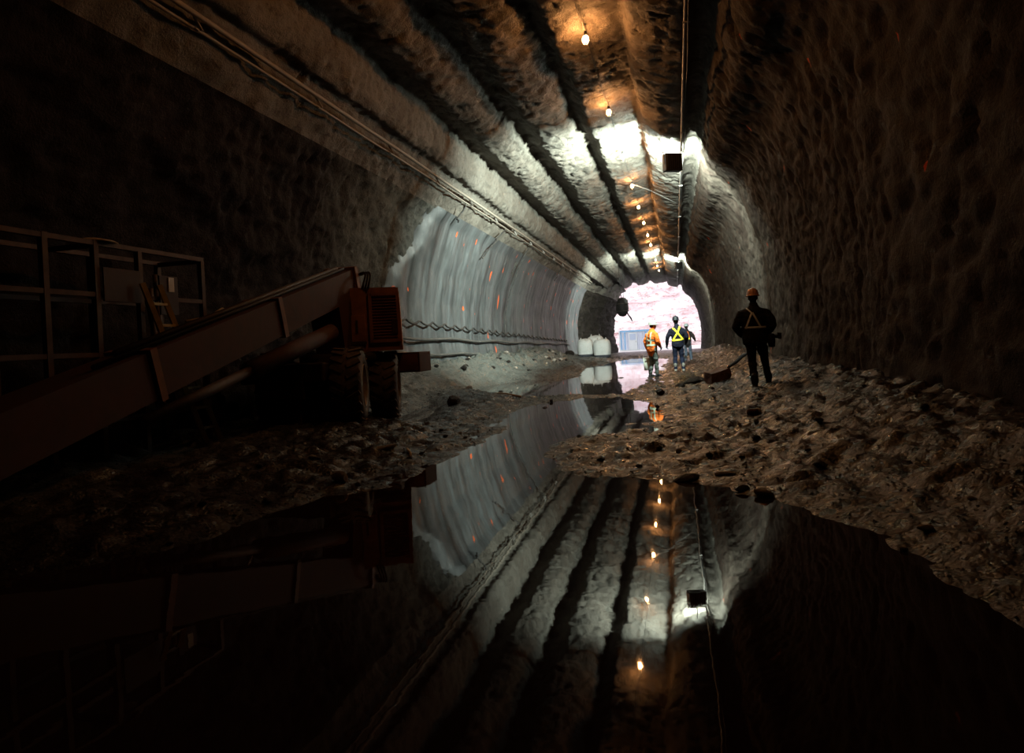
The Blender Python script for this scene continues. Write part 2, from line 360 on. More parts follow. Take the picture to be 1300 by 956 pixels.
# from about 52 m on the left flank is bare broken rock set back from the shaped haunch
late = sstep(51.5, 53.0, Yg) * np.isin(REG, ['L', 'H'])[None, :]
disp = disp + late * (fbm(X * 1.2, Yg * 0.8, Z * 1.2 + 50, 4) * 0.25) + late * np.isin(REG, ['H'])[None, :] * -0.45
inward = sstep(53, PORTAL, Yg) * np.isin(REG, ['L', 'H'])[None, :] * 1.1
def widen(y): return 1 + 0.0022 * np.clip(np.asarray(y, float) - 14, 0, 60)
XW = np.where(X < -1, -1 + (X + 1) * widen(Yg), X)
TX = XW + PN[None, :, 0] * disp + inward; TZ = Z + PN[None, :, 1] * disp; TY = np.broadcast_to(Yg, TX.shape) + 0.0
def strip(name, i0, i1, mat, label):
    n = i1 - i0 + 1; V = np.stack([TX[:, i0:i1 + 1], TY[:, i0:i1 + 1], TZ[:, i0:i1 + 1]], -1).reshape(-1, 3)
    r = len(YR); a = np.arange(r - 1)[:, None] * n + np.arange(n - 1)[None, :]
    F = np.stack([a, a + 1, a + n + 1, a + n], -1).reshape(-1, 4)
    o = meshobj(name, V, F, mat, None, True, origin=(0, 0, 0)); return tag(o, label, kind='structure')
iL = int(np.where(REG == 'H')[0][0]); iR = int(np.where(REG == 'F')[0][0])
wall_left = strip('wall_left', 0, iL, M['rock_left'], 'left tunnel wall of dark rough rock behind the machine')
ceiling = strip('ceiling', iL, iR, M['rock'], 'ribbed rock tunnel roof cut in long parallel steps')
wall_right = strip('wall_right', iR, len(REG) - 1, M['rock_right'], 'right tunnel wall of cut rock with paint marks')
# smooth plaster lining on the left wall from about 16 m to 52 m
def lining():
    j = [k for k in range(0, iL + 2)]; ys = rows([(15.6, 34, 0.09), (34, 52.0, 0.15)])
    px, pz = PD[j, 0], PD[j, 1]; Xp, Zp, Yp = px[None, :], pz[None, :], ys[:, None]
    start = 15.4 + 0.9 * np.clip(Zp - 2.6, 0, 3) + 0.25 * vnoise(0.0, 0.0, Zp * 1.5)
    Yq = np.maximum(Yp, start + 0 * Yp)
    off = 0.10 + 0.05 * fbm(Xp * 0.4, Yq * 0.5, Zp * 0.25, 2) + 0.028 * fbm(Xp * 0.3, Yq * 2.2, Zp * 0.2, 3) + 0.012 * fbm(Xp * 3, Yq * 3, Zp * 3, 3)
    off = -0.08 + (off + 0.14) * sstep(0, 0.6, Yq - start)
    V = np.stack([-1 + (Xp + 1) * widen(Yq) + PN[j, 0][None, :] * off, Yq, Zp + PN[j, 1][None, :] * off], -1).reshape(-1, 3)
    n = len(j); a = np.arange(len(ys) - 1)[:, None] * n + np.arange(n - 1)[None, :]
    F = np.stack([a, a + 1, a + n + 1, a + n], -1).reshape(-1, 4)
    o = meshobj('plaster_lining', V, F, M['plaster'], wall_left, True)
    o['label'] = 'smooth grey plaster lining with brushed vertical streaks'
lining()
def wall_point(z, y, off=0.0, left=True):
    """point on the nominal left flank (or haunch) at height z"""
    k = np.where(REG == 'A')[0][0]
    i = int(np.argmin(np.abs(PD[:k, 1] - z)))
    return (float(-1 + (PD[i, 0] + 1) * widen(y)) + PN[i, 0] * off, y, PD[i, 1] + PN[i, 1] * off)
# rock face closing the tunnel behind the viewer
def back_wall():
    nx, nz = 40, 30; xs = np.linspace(-7.4, 3.2, nx); zs = np.linspace(-0.8, 7.6, nz)
    V = [(x, -8.7 + 0.25 * float(fbm(x * 0.8, 0.0, z * 0.8, 3)), z) for z in zs for x in xs]
    F = [(j * nx + i, j * nx + i + 1, (j + 1) * nx + i + 1, (j + 1) * nx + i) for j in range(nz - 1) for i in range(nx - 1)]
    tag(meshobj('wall_back', V, F, M['rock_wall'], None, True, origin=(0, 0, 0)), 'rock face closing the near tunnel end', kind='structure')
back_wall()
# rock mass around the portal, seen from outside only
def portal_face():
    oxs = []
    n = len(PD)
    for i in range(n):
        v = np.array([PD[i, 0] + 1.9, PD[i, 1] - 2.0]); v = v / np.linalg.norm(v)
        q = np.array([PD[i, 0], PD[i, 1]]) + v * 9.0; oxs.append((q[0], max(q[1], -1.2)))
    V = [(TX[-1, i], PORTAL, TZ[-1, i]) for i in range(n)] + [(p[0], PORTAL + 0.6, p[1]) for p in oxs]
    F = [(i, i + 1, n + i + 1, n + i) for i in range(n - 1)]
    tag(meshobj('wall_portal', V, F, M['rock_wall'], None, False, origin=(0, PORTAL, 0)), 'rock face around the bright tunnel mouth', kind='structure')
portal_face()

# ------------------------------------------------------------------ floor: mud with flooded hollows
POOL = [(-3.91, 3.19), (-3.5, 3.46), (-3.3, 3.65), (-3.12, 4.15), (-3.15, 4.79), (-2.93, 5.31), (-2.47, 5.58), (-2.47, 6.25), (-2.54, 6.67), (-2.41, 6.98), (-2.46, 7.66), (-2.35, 8.0), (-2.47, 8.61), (-2.32, 9.27), (-2.68, 10.23), (-2.88, 11.72), (-2.84, 12.67), (-2.42, 13.3), (-2.13, 13.86), (-1.2, 14.04), (-0.93, 13.41), (-0.47, 12.62), (-0.31, 11.25), (-0.31, 9.81), (-0.74, 9.63), (-0.82, 9.0), (-1.32, 8.44), (-1.45, 7.55), (-1.45, 7.24), (-1.22, 6.66), (-1.08, 6.29), (-0.82, 6.02), (-0.59, 6.01), (-0.2, 5.9), (-0.09, 5.74), (0.14, 5.64), (0.35, 5.58), (0.39, 5.3), (0.57, 5.23), (0.66, 5.13), (0.8, 4.9), (0.81, 4.76), (1.01, 4.28), (1.09, 3.95), (1.16, 3.44), (1.23, 2.99), (1.6, 1.8), (1.8, 0.0), (1.7, -4), (-5.2, -4), (-5.2, 0.0), (-4.6, 2.2)]
POOL2 = [(-3.81, 14.88), (-5.28, 17.31), (-5.5, 20.16), (-4.47, 21.66), (-3.17, 22.45), (-3.9, 30.0), (-4.58, 33.6), (-3.2, 34.6), (-2.9, 38.0), (-2.02, 39.5), (-0.38, 36.17), (-0.59, 26.67), (-0.82, 20.77), (-0.83, 17.46), (-1.08, 15.82), (-1.17, 14.58), (-2.2, 14.82)]
POOL3 = [(-4.83, 11.25), (-5.04, 12.32), (-5.2, 13.9), (-4.72, 13.26), (-4.33, 11.61), (-3.98, 10.02)]
def sdist(x, y, poly):
    P = np.array(poly); d = np.full(x.shape, 1e9); ins = np.zeros(x.shape, bool)
    for a, b in zip(P, np.roll(P, -1, 0)):
        e = b - a; t = np.clip(((x - a[0]) * e[0] + (y - a[1]) * e[1]) / (e @ e), 0, 1)
        d = np.minimum(d, np.hypot(x - a[0] - t * e[0], y - a[1] - t * e[1]))
        c = (a[1] > y) != (b[1] > y)
        with np.errstate(divide='ignore', invalid='ignore'):
            ins ^= c & (x < e[0] * (y - a[1]) / (e[1] if abs(e[1]) > 1e-9 else 1e-9) + a[0])
    return np.where(ins, -d, d)
def ground(x, y):
    x = np.asarray(x, float); y = np.asarray(y, float)
    sd = np.minimum(np.minimum(sdist(x, y, POOL), sdist(x, y, POOL2)), sdist(x, y, POOL3))
    far = 1 + 0.6 * sstep(12, 30, y)
    out = np.clip(sd, 0, None); ins = np.clip(-sd, 0, None)
    left = sstep(-2.6, -3.6, x); right = sstep(0.2, 1.6, x)
    base = (0.034 + 0.08 * left + 0.07 * right) * (1 - np.exp(-out / 0.45)) - 0.12 * (1 - np.exp(-ins / 0.45))
    base = base + 0.42 * sstep(0.9, 2.7, x) * (1 - np.exp(-out / 0.6)) + (0.55 * sstep(-5.1, -6.7, x)) * (1 - np.exp(-out / 0.4)) * sstep(11, 16, y) * (1 - 0.85 * sstep(34, 40, y))
    base = base + 0.10 * left * sstep(-3.4, -4.6, x) * sstep(0, 5, y) * (1 - np.exp(-out / 0.4))
    n1 = fbm(x * 1.3, y * 1.0, 0.0, 3) * 0.035; n2 = np.abs(fbm(x * 3.6, y * 3.0, 4.0, 4)) * 0.08; n3 = fbm(x * 11, y * 9, 9.0, 3) * 0.012
    k = 0.30 + 0.70 * (1 - np.exp(-out / 0.5)); k = np.where(sd < 0, 0.30 * np.exp(-ins / 0.5), k)
    h = base + (n1 + n2 * 0.9 - 0.02 + n3) * k
    rub = sstep(-5.0, -6.0, x) * sstep(14, 18, y) * (1 - sstep(38, 46, y)); h = h + rub * np.abs(fbm(x * 2.2, y * 1.7, 20.0, 4)) * 0.22
    h = np.where(y > 40, h * (1 - sstep(40, 46, y)) + (0.06 - 0.45 * sstep(46, 78, y)) * sstep(40, 46, y), h)
    return h
def gz(x, y): return float(ground(np.array([x]), np.array([y]))[0])
def make_floor():
    ys = rows([(-9, 1.5, 0.25), (1.5, 9, 0.04), (9, 16, 0.06), (16, 30, 0.12), (30, 50, 0.25), (50, PORTAL + 0.4, 0.6)])
    xs = np.arange(-8.3, 3.25, 0.044); XX, YY = np.meshgrid(xs, ys); H = ground(XX, YY)
    V = np.stack([XX, YY, H], -1).reshape(-1, 3); n = len(xs); a = np.arange(len(ys) - 1)[:, None] * n + np.arange(n - 1)[None, :]
    F = np.stack([a, a + 1, a + n + 1, a + n], -1).reshape(-1, 4)
    tag(meshobj('floor', V, F, M['mud'], None, True, origin=(0, 0, 0)), 'wet rutted mud and grit covering the tunnel floor', kind='structure')
make_floor()
MBw = MB(); MBw.add([(-7.6, -8.5, 0), (2.9, -8.5, 0), (2.9, 44, 0), (-7.6, 44, 0)], [(0, 1, 2, 3)])
tag(MBw.build('floor_water', M['water'], None, False, (0, 0, 0)), 'still muddy water flooding the floor and mirroring the roof', kind='structure')
# quarry outside the mouth
def outside():
    xs = np.linspace(-45, 45, 46); ys = np.linspace(PORTAL + 0.2, 120, 24); XX, YY = np.meshgrid(xs, ys)
    H = -0.42 + 0.06 * fbm(XX * 0.4, YY * 0.4, 0.0, 3) + 0.0 * XX
    V = np.stack([XX, YY, H], -1).reshape(-1, 3); n = len(xs)
    F = [(j * n + i, j * n + i + 1, (j + 1) * n + i + 1, (j + 1) * n + i) for j in range(len(ys) - 1) for i in range(n - 1)]
    tag(meshobj('floor_quarry', V, F, M['ground_out'], None, True, origin=(0, 0, 0)), 'pale quarry ground outside the tunnel mouth', kind='structure')
    xs = np.linspace(-45, 45, 260); zs = np.linspace(-1, 26, 110); XX, ZZ = np.meshgrid(xs, zs)
    lay = np.floor(ZZ / 0.85 + 0.35 * vnoise(XX * 0.15, 0.0, ZZ * 0.3)); Y = 100 + (ZZ * 0.12) + 0.35 * vnoise(XX * 0.35, lay * 3.1, 0.0) + 0.5 * fbm(XX * 0.3, 0.0, ZZ * 0.6, 4) + 0.22 * vnoise(XX * 0.9 + lay * 7.7, lay, 1.0)
    V = np.stack([XX, Y, ZZ], -1).reshape(-1, 3); n = len(xs); a = np.arange(len(zs) - 1)[:, None] * n + np.arange(n - 1)[None, :]
    F = np.stack([a, a + 1, a + n + 1, a + n], -1).reshape(-1, 4)
    tag(meshobj('wall_cliff', V, F, M['cliff'], None, False, origin=(0, 0, 0)), 'pale pink layered quarry cliff in daylight beyond the mouth', kind='structure')
outside()

# ------------------------------------------------------------------ lamps
LAMP_Y = [12.26 + 4.15 * k for k in range(12)] + [8.11]
def lamp_pos(k):
    y = LAMP_Y[k]; return (-1.28 + 0.0045 * (y - 12), y, 6.58)
NTH = ['nearest', 'second', 'third', 'fourth', 'fifth', 'sixth', 'seventh', 'eighth', 'ninth', 'tenth', 'eleventh', 'farthest', 'overhead']
def make_lamp():
    root = thing('festoon_lamp', lamp_pos(0), 'x', 'lamp', 'caged tungsten lamps along the roof')
    MB().lathe([(0.0, 0.135), (0.022, 0.13), (0.028, 0.10), (0.028, 0.05), (0.022, 0.04), (0.0, 0.04)], 12).build('socket', M['black'], root, True)
    MB().lathe([(0.0, -0.075), (0.02, -0.07), (0.036, -0.045), (0.04, -0.015), (0.032, 0.015), (0.018, 0.038), (0.0, 0.042)], 12).build('bulb', M['bulb'], root, True)
    g = MB()
    for k in range(6):
        q = math.pi * k / 3; c, s = math.cos(q), math.sin(q)
        g.tube([(0.03 * c, 0.03 * s, 0.05), (0.062 * c, 0.062 * s, 0.0), (0.062 * c, 0.062 * s, -0.06), (0.03 * c, 0.03 * s, -0.11), (0, 0, -0.118)], 0.0025, 4)
    for z, r in ((0.0, 0.062), (-0.06, 0.062)):
        g.tube([(r * math.cos(a), r * math.sin(a), z) for a in np.linspace(0, 2 * math.pi, 17)], 0.0025, 4, False)
    g.build('wire_cage', M['steel'], root)
    MB().tube([(0, 0, 0.13), (0, 0, 0.26)], 0.006, 6).build('hook', M['steel'], root)
    return root
lamp0 = make_lamp()
for k in range(13):
    if k == 0: r = lamp0
    else:
        r = lamp0.copy(); COL.objects.link(r); r.location = lamp_pos(k)
        for ch in list(lamp0.children):
            c = ch.copy(); COL.objects.link(c); c.parent = r
    r['label'] = ('%s glowing caged bulb in the row hung from the tunnel roof' % NTH[k]) if k in (0, 11, 12) else '%s glowing caged roof bulb counted from the viewer' % NTH[k]
# festoon cable through the sockets
pts = []
for k in range(-3, 12):
    y0 = 12.26 + 4.15 * k; x0 = -1.28 + 0.0045 * (y0 - 12)
    for t in np.linspace(0, 1, 9)[:-1]: pts.append((x0, y0 + 4.15 * t, 6.705 - 0.05 * math.sin(math.pi * t)))
tag(MB().tube(pts, 0.009, 6).build('lamp_cable', M['darkcable'], None, True), 'dark cable linking the row of glowing bulbs along the roof', 'cable')

def floodlight(loc, aim_deg, label, sag):
    root = thing('floodlight', loc, label, 'floodlight', 'box floodlights under the roof conduit', math.radians(aim_deg))
    hs = MB(); hs.box((0, -0.13, 0), (0.47, 0.24, 0.46), None, 0.02); hs.build('housing', M['house'], root)
    for k in range(7):
        MB().box((-0.18 + 0.06 * k, -0.265, 0.0), (0.012, 0.035, 0.38)).build('fin', M['house'], root)
    MB().add([(-0.215, 0.003, -0.21), (0.215, 0.003, -0.21), (0.215, 0.003, 0.21), (-0.215, 0.003, 0.21)], [(0, 3, 2, 1)]).build('lens', M['lens'], root)
    y = MB()
    for s in (-1, 1): y.box((0.245 * s, -0.13, 0.13), (0.012, 0.04, 0.32))
    y.box((0, -0.13, 0.285), (0.502, 0.04, 0.012)); y.build('yoke', M['steel'], root)
    MB().tube([(0, -0.13, 0.29), (0, -0.13, 0.29 + sag)], 0.012, 8).build('hanger', M['steel'], root)
    return root
floodlight((0.10, 18.75, 5.74), 25, 'dark square floodlight box nearer the viewer, shining away down the tunnel', 0.30)
floodlight((0.36, 46.6, 5.74), 25, 'small dark floodlight box farther down the tunnel near its mouth', 0.30)
# roof conduit and its cable on the right of the lamps
tag(MB().tube([(0.40, y, 6.06 + 0.012 * math.sin(y * 0.7)) for y in np.arange(-6, 74.1, 2.0)], 0.024, 8).build('conduit', M['steel'], None, True), 'straight grey conduit running along the roof above the floodlight boxes', 'conduit')
tag(MB().tube([(0.452 + 0.012 * math.sin(y * 1.1), y, 6.03 + 0.025 * math.sin(y * 0.9)) for y in np.arange(-6, 74.1, 1.0)], 0.011, 6).build('conduit_cable', M['darkcable'], None, True), 'thin dark cable strung beside the roof conduit', 'cable')
for k, y in enumerate(np.arange(5.0, 74, 6.0)):
    MBc = MB(); MBc.box((0.42, y, 6.03), (0.12, 0.03, 0.02)); MBc.tube([(0.40, y, 6.04), (0.40, y, 6.24)], 0.008, 6)
    tag(MBc.build('conduit_clip', M['steel']), 'small steel clip holding the conduit to the roof', 'clip', 'conduit clips on the roof')
tag(MB().tube([(-1.2, 24.7, 6.62), (-0.6, 25.3, 6.45), (0.1, 26.0, 6.15), (0.40, 26.4, 6.05)], 0.007, 6).build('tie_wire', M['steel'], None, True), 'thin tie wire slanting from a roof bulb to the conduit', 'wire')

# ------------------------------------------------------------------ cables and pipes on the left flank
def line_yz(z, off, ys, wob=0.0, ph=0.0):
    out = []
    for y in ys:
        p = wall_point(z + wob * math.sin(y * 0.8 + ph), y, off); out.append(p)
    return out
tag(MB().tube([(float(-1 - 4.58 * widen(y)) + 0.004 * math.sin(y), y, 5.50 + 0.006 * math.sin(y * 0.3)) for y in np.arange(-6, 52.2, 1.0)], 0.036, 8).build('wall_pipe', M['cable'], None, True), 'thicker upper pipe running along the left haunch under the roof steps', 'pipe')
tag(MB().tube([(float(-1 - 4.68 * widen(y)) + 0.004 * math.sin(y * 1.3), y, 5.385 + 0.008 * math.sin(y * 0.9)) for y in np.arange(-6, 52.2, 0.5)], 0.022, 8).build('wall_cable', M['cable'], None, True), 'thinner cable clipped just below the upper haunch pipe on the left', 'cable')
for k, y in enumerate(np.arange(1.5, 52, 3.0)):
    b = MB(); wx = float(-1 - 4.58 * widen(y)) + 5.56; b.box((-5.72 + wx, y, 5.44), (0.32, 0.035, 0.02), Matrix.Rotation(0.7, 3, 'Y')); b.box((-5.60 + wx, y, 5.43), (0.03, 0.035, 0.22), Matrix.Rotation(-0.5, 3, 'Y'))
    tag(b.build('pipe_bracket', M['steel']), 'small bracket carrying the pipe and cable along the left haunch', 'bracket', 'brackets on the left haunch')
def drop(y, z1, lean, label):
    pts = []
    for z in np.linspace(5.36, z1, 16):
        p = wall_point(z, y + lean * (5.36 - z), 0.30 if z < 5.0 else 0.22); pts.append(p)
    tag(MB().tube(pts, 0.026, 8).build('drop_cable', M['darkcable'], None, True), label, 'cable', 'cables dropping down the plaster')
drop(19.0, 4.95, -0.3, 'shortest cable end hanging down from the haunch pipes, nearest the viewer')
drop(23.8, 4.25, -1.2, 'short slanting cable hanging from the haunch, second from the viewer')
drop(28.4, 1.6, -0.35, 'long cable running from the haunch pipes right down the plaster')
drop(37.5, 4.6, -0.5, 'short cable end dropping from the haunch farthest along the plaster')
# festooned cable, then two pipes low on the plaster
pts = []
for y in np.arange(14.2, 45, 0.11):
    zc = 2.0 - 0.026 * (y - 16); sag = 0.11 * abs(math.sin(math.pi * (y - 14.2) / 1.05)) ** 0.8
    pts.append(wall_point(zc, y, 0.27)[:1] + (y, zc - sag))
tag(MB().tube(pts, 0.028, 7).build('festooned_cable', M['darkcable'], None, True), 'wavy cable looped from pins along the plastered left wall', 'cable')
for nm, z0, sl, r, lb in (('low_wall_pipe', 1.50, -0.019, 0.04, 'straight pipe low on the plaster just under the wavy cable'), ('low_wall_pipe', 1.10, -0.03, 0.034, 'lowest pipe along the plastered wall just above the rubble')):
    tag(MB().tube([wall_point(z0 + sl * (y - 16), y, 0.27)[:1] + (y, z0 + sl * (y - 16) + 0.03 * math.sin(y * 1.1 + z0 * 3)) for y in np.arange(13.6, 46, 0.8)], r, 8).build(nm, M['pipe'], None, True), lb, 'pipe', 'pipes low on the left wall')

# ------------------------------------------------------------------ boom machine on the left
def machine():
    gx, gy = -4.9, 9.6; g0 = 0.10
    root = thing('boom_excavator', (gx, gy, 0.0), 'rusty wheeled boom machine parked in the dark by the left wall', 'excavator')
    O = Vector((gx, gy, 0.0))
    def B(m, name, mat, parent=root, smooth=False):
        m.v = [tuple(Vector(p) - O) for p in m.v]; return m.build(name, mat, parent, smooth)
    # chassis and frame rails (carrier reaches back along the wall)
    c = MB(); c.box((-5.42, 10.1, 0.95), (1.3, 3.0, 0.26), None, 0.02); c.box((-5.42, 10.0, 0.72), (0.7, 2.8, 0.3), None, 0.02)
    B(c, 'chassis', M['chassis'])
    c = MB(); c.box((-4.60, 11.2, 0.98), (0.72, 0.55, 0.34), None, 0.015); ob = B(c, 'outrigger_box', M['rust_dark'])
    c = MB(); c.box((-4.60, 10.92, 0.98), (0.66, 0.02, 0.28)); B(c, 'cover_plate', M['rust'], ob)
    c = MB(); c.hexa([(-5.55, 8.75, 0.22), (-5.15, 8.6, 0.22), (-5.15, 9.6, 0.22), (-5.55, 9.6, 0.22), (-5.6, 8.9, 1.02), (-5.2, 8.75, 1.02), (-5.2, 9.6, 1.02), (-5.6, 9.6, 1.02)]); B(c, 'side_tank', M['rust_dark'])
    c = MB(); c.box((-4.95, 9.05, 1.10), (0.5, 0.06, 0.05)); B(c, 'marker_bar', M['rim'])
    # wheels, slightly steered
    def wheel(cx, cy, st, r=0.55, wd=0.46):
        R = Matrix.Rotation(st, 3, 'Z') @ Matrix.Rotation(math.pi / 2, 3, 'Y')
        z = gz(cx, cy) + r - 0.03
        pr = [(0.30, -wd / 2 + 0.03), (0.40, -wd / 2), (0.49, -wd / 2 + 0.02), (0.535, -wd / 2 + 0.07), (0.55, -0.06), (0.55, 0.06), (0.535, wd / 2 - 0.07), (0.49, wd / 2 - 0.02), (0.40, wd / 2), (0.30, wd / 2 - 0.03), (0.30, -wd / 2 + 0.03)]
        m = MB(); m.lathe(pr, 40, (cx, cy, z), R)
        m.f = [f for f in m.f if len(f) == 4]
        t = B(m, 'tyre', M['tyre'], root, True)
        lug = MB()
        for k in range(22):
            a = 2 * math.pi * k / 22
            for s in (-1, 1):
                Rl = R @ Matrix.Rotation(a + s * 0.07, 3, 'Z')
                lug.box(Vector((cx, cy, z)) + Rl @ Vector((0.552, 0, s * 0.115)), (0.03, 0.06, 0.20), Rl @ Matrix.Rotation(s * 0.5, 3, 'X'))
        B(lug, 'tread_lugs', M['tyre'], t)['kind'] = 'stuff'
        m = MB(); s_ = 1
        m.lathe([(0.0, 0.06), (0.10, 0.07), (0.12, 0.02), (0.22, 0.0), (0.27, 0.10), (0.30, wd / 2 - 0.02), (0.315, wd / 2 - 0.005), (0.30, wd / 2 - 0.04), (0.26, 0.05), (0.22, -0.02), (0.0, -0.02)], 28, (cx, cy, z), R)
        rm = B(m, 'rim', M['rim'], t, True)
    wheel(-4.68, 9.22, math.radians(19)); wheel(-4.72, 10.55, math.radians(19)); wheel(-6.05, 9.5, math.radians(19)); wheel(-6.05, 10.75, math.radians(19))
    # engine housing, turned a little towards the viewer
    hb = Matrix.Rotation(math.radians(22), 3, 'Z'); hc = Vector((-4.93, 10.40, 0))
    def H(p): return hb @ Vector(p) + hc
    prof = [(-0.62, 1.20), (0.58, 1.20), (0.575, 1.30), (0.56, 2.0), (0.545, 2.20), (-0.25, 2.22), (-0.45, 2.05), (-0.62, 1.70)]
    m = MB(); n = len(prof); yb = 0.95
    m.add([H((x, -0.42, z)) for x, z in prof] + [H((x, yb, z)) for x, z in prof], [tuple(range(n)), tuple(range(2 * n - 1, n - 1, -1))] + [(i, i + n, (i + 1) % n + n, (i + 1) % n) for i in range(n)])
    hs = B(m, 'engine_housing', M['housing_paint'])
    d = MB(); d.box(H((-0.22, -0.435, 1.57)), (0.46, 0.03, 0.42), hb, 0.008); dr = B(d, 'access_door', M['housing_paint'], hs)
    d = MB(); d.box(H((-0.22, -0.45, 1.34)), (0.48, 0.03, 0.03), hb); B(d, 'door_sill', M['rust_dark'], hs)
    for hx_, hz_ in ((-0.38, 0.14), (-0.12, 0.2)):
        d = MB(); d.box(H((hx_, -0.455, 1.6)), (0.03, 0.02, hz_), hb); B(d, 'door_hinge', M['chassis'], hs)
    # louvred door: frame and slats
    x0, x1, z0, z1 = 0.10, 0.53, 1.36, 2.10
    fr = MB()
    for cx, cz, dx, dz in (((x0 + x1) / 2, z0, x1 - x0, 0.05), ((x0 + x1) / 2, z1, x1 - x0, 0.05), (x0, (z0 + z1) / 2, 0.05, z1 - z0 + 0.05), (x1, (z0 + z1) / 2, 0.05, z1 - z0 + 0.05)):
        fr.box(H((cx, -0.44, cz)), (dx, 0.05, dz), hb)
    B(fr, 'louvre_frame', M['housing_paint'], hs)
    for k in range(15):
        z = z0 + 0.05 + k * 0.046
        sl = MB(); sl.box(H(((x0 + x1) / 2, -0.435, z)), (x1 - x0 - 0.05, 0.045, 0.008), hb @ Matrix.Rotation(math.radians(-40), 3, 'X'))
        B(sl, 'louvre_slat', M['housing_paint'], hs)
    d = MB(); d.box(H((0.47, -0.465, 1.58)), (0.09, 0.02, 0.24), hb, 0.004); B(d, 'louvre_box', M['rust_dark'], hs)
    d = MB(); d.box(H((0.40, 0.2, 2.215)), (0.22, 0.9, 0.02), hb); B(d, 'roof_plate', M['pipe'], hs)
    # boom: square box section running low towards the viewer, rear end lifted over the housing
    A = Vector((-5.20, 10.35, 2.36)); E = Vector((-5.02, 3.6, 0.56)); ax = (E - A).normalized()
    bm_ = bar(A, E, 0.46, 0.46); bo = B(bm_, 'boom', M['rust_dark'])
    for t, w_ in ((0.02, 0.54), (0.36, 0.52), (0.7, 0.52)):
        p = A + (E - A) * t; B(bar(p, p + ax * 0.09, w_, w_), 'boom_collar', M['rust'], bo)
    o1 = Vector((0.0, 0, 0.29)); B(MB().tube([A + o1 + ax * 0.4, A + o1 + ax * 5.2], 0.035, 8), 'hydraulic_line', M['chassis'], bo, True)
    o2 = Vector((0.12, 0, 0.275)); B(MB().tube([A + o2 + ax * 0.4, A + o2 + ax * 5.6], 0.022, 8), 'hydraulic_line', M['black'], bo, True)
    # lift cylinder slung below the boom
    c0 = Vector((-4.98, 9.3, 1.52)); c1 = Vector((-4.86, 5.4, 0.66)); mid = c0 + (c1 - c0) * 0.55
    cy = B(MB().tube([c0, mid], 0.12, 14), 'lift_cylinder', M['rust_dark'], root, True); B(MB().tube([mid, c1], 0.06, 12), 'piston_rod', M['chassis'], cy, True)
    # cradle linking boom and turntable
    B(bar((-5.2, 9.9, 1.1), (-5.2, 9.7, 2.1), 0.42, 0.5), 'boom_cradle', M['rust_dark'])
    B(MB().lathe([(0.62, 1.06), (0.66, 1.08), (0.66, 1.17), (0.6, 1.2)], 28, (-5.3, 10.2, 0)), 'turntable', M['chassis'], root, True)
    # hoses hanging at the rear end of the boom
    for k in range(3):
        p0 = A + Vector((0.2 + 0.03 * k, -0.02, 0.10)); p1 = Vector((-4.78 + 0.05 * k, 10.0, 2.2))
        pts = [p0.lerp(p1, t) + Vector((0.10 * math.sin(math.pi * t), 0, 0.12 * math.sin(math.pi * t))) for t in np.linspace(0, 1, 9)]
        B(MB().tube(pts, 0.018, 6), 'hose', M['black'], root, True)
    # low bucket linkage at the near end
    B(bar((-5.02, 3.65, 0.55), (-5.0, 3.0, 0.36), 0.3, 0.26), 'boom_head', M['rust_dark'])
machine()

# ------------------------------------------------------------------ work cage, tubes and ladder in the dark on the left
def cage():
    x0, x1 = -6.5, -5.85; ya, yb, yc = 5.25, 5.95, 7.6; zt = 2.52
    root = thing('work_cage', (-6.2, 6.3, 0), 'dark steel work cage with rails and sheet panel at far left', 'cage')
    O = Vector((-6.2, 6.3, 0))
    def B(m, name, mat, parent=root, smooth=False):
        m.v = [tuple(Vector(p) - O) for p in m.v]; return m.build(name, mat, parent, smooth)
    for y in (4.6, ya + 0.1, yb, 6.55, yc):
        for x in (x0, x1):
            B(bar((x, y, gz(x, y) - 0.02), (x, y, zt - (0.05 if y > yb else 0)), 0.06), 'post', M['scaf'])
    for z in (zt - 0.03, 1.95, 1.32, 0.62):
        for x in (x0, x1): B(bar((x, 4.57, z), (x, yc + 0.03, z), 0.05), 'rail', M['scaf'])
    for y in (4.6, yb, yc):
        for z in (zt - 0.05, 1.32): B(bar((x0, y, z), (x1, y, z), 0.05), 'cross_rail', M['scaf'])
    m = MB(); m.box((x1 + 0.045, 6.26, 2.06), (0.02, 0.52, 0.36), None, 0.004); B(m, 'sheet_panel', M['panel'])
    m = MB(); m.box((x1 + 0.045, 6.95, 1.99), (0.02, 0.30, 0.46), None, 0.004); B(m, 'sheet_panel', M['panel'])
    m = MB(); m.box((-6.18, 5.2, 0.66), (0.62, 1.3, 0.04)); m.box((-6.18, 6.75, 0.66), (0.62, 1.7, 0.04)); B(m, 'deck', M['chassis'])
    m = MB(); m.lathe([(0.0, 0.05), (0.1, 0.045), (0.2, 0.02), (0.24, 0.0), (0.0, 0.0)], 16, (-6.0, 6.1, zt)); B(m, 'canvas_roll', M['wood'], root, True)
    m = MB(); m.box((x1 + 0.06, 6.98, 2.12), (0.012, 0.09, 0.17)); B(m, 'notice_card', M['white'])
cage()
for k, (ya, ta, yb, tb, lb) in enumerate(((6.55, 0.62, 6.42, 1.28, 'short dark tube leaning inside the cage, nearest the viewer'), (6.95, 0.70, 7.0, 2.1, 'upright rusty tube standing in the cage left of the ladder'), (7.25, 0.70, 7.02, 1.95, 'steeply leaning rusty tube crossing the other tubes in the cage'), (7.3, 0.70, 7.25, 2.30, 'tallest upright tube standing in the cage'), (7.5, 0.70, 7.3, 1.6, 'leaning tube closest to the ladder in the cage'))):
    tag(MB().tube([(-5.96 - 0.075 * k, ya, ta), (-6.02 - 0.075 * k, yb, tb)], 0.028, 8).build('steel_tube', M['scaf'], None, True), lb, 'tube', 'loose tubes in the work cage')
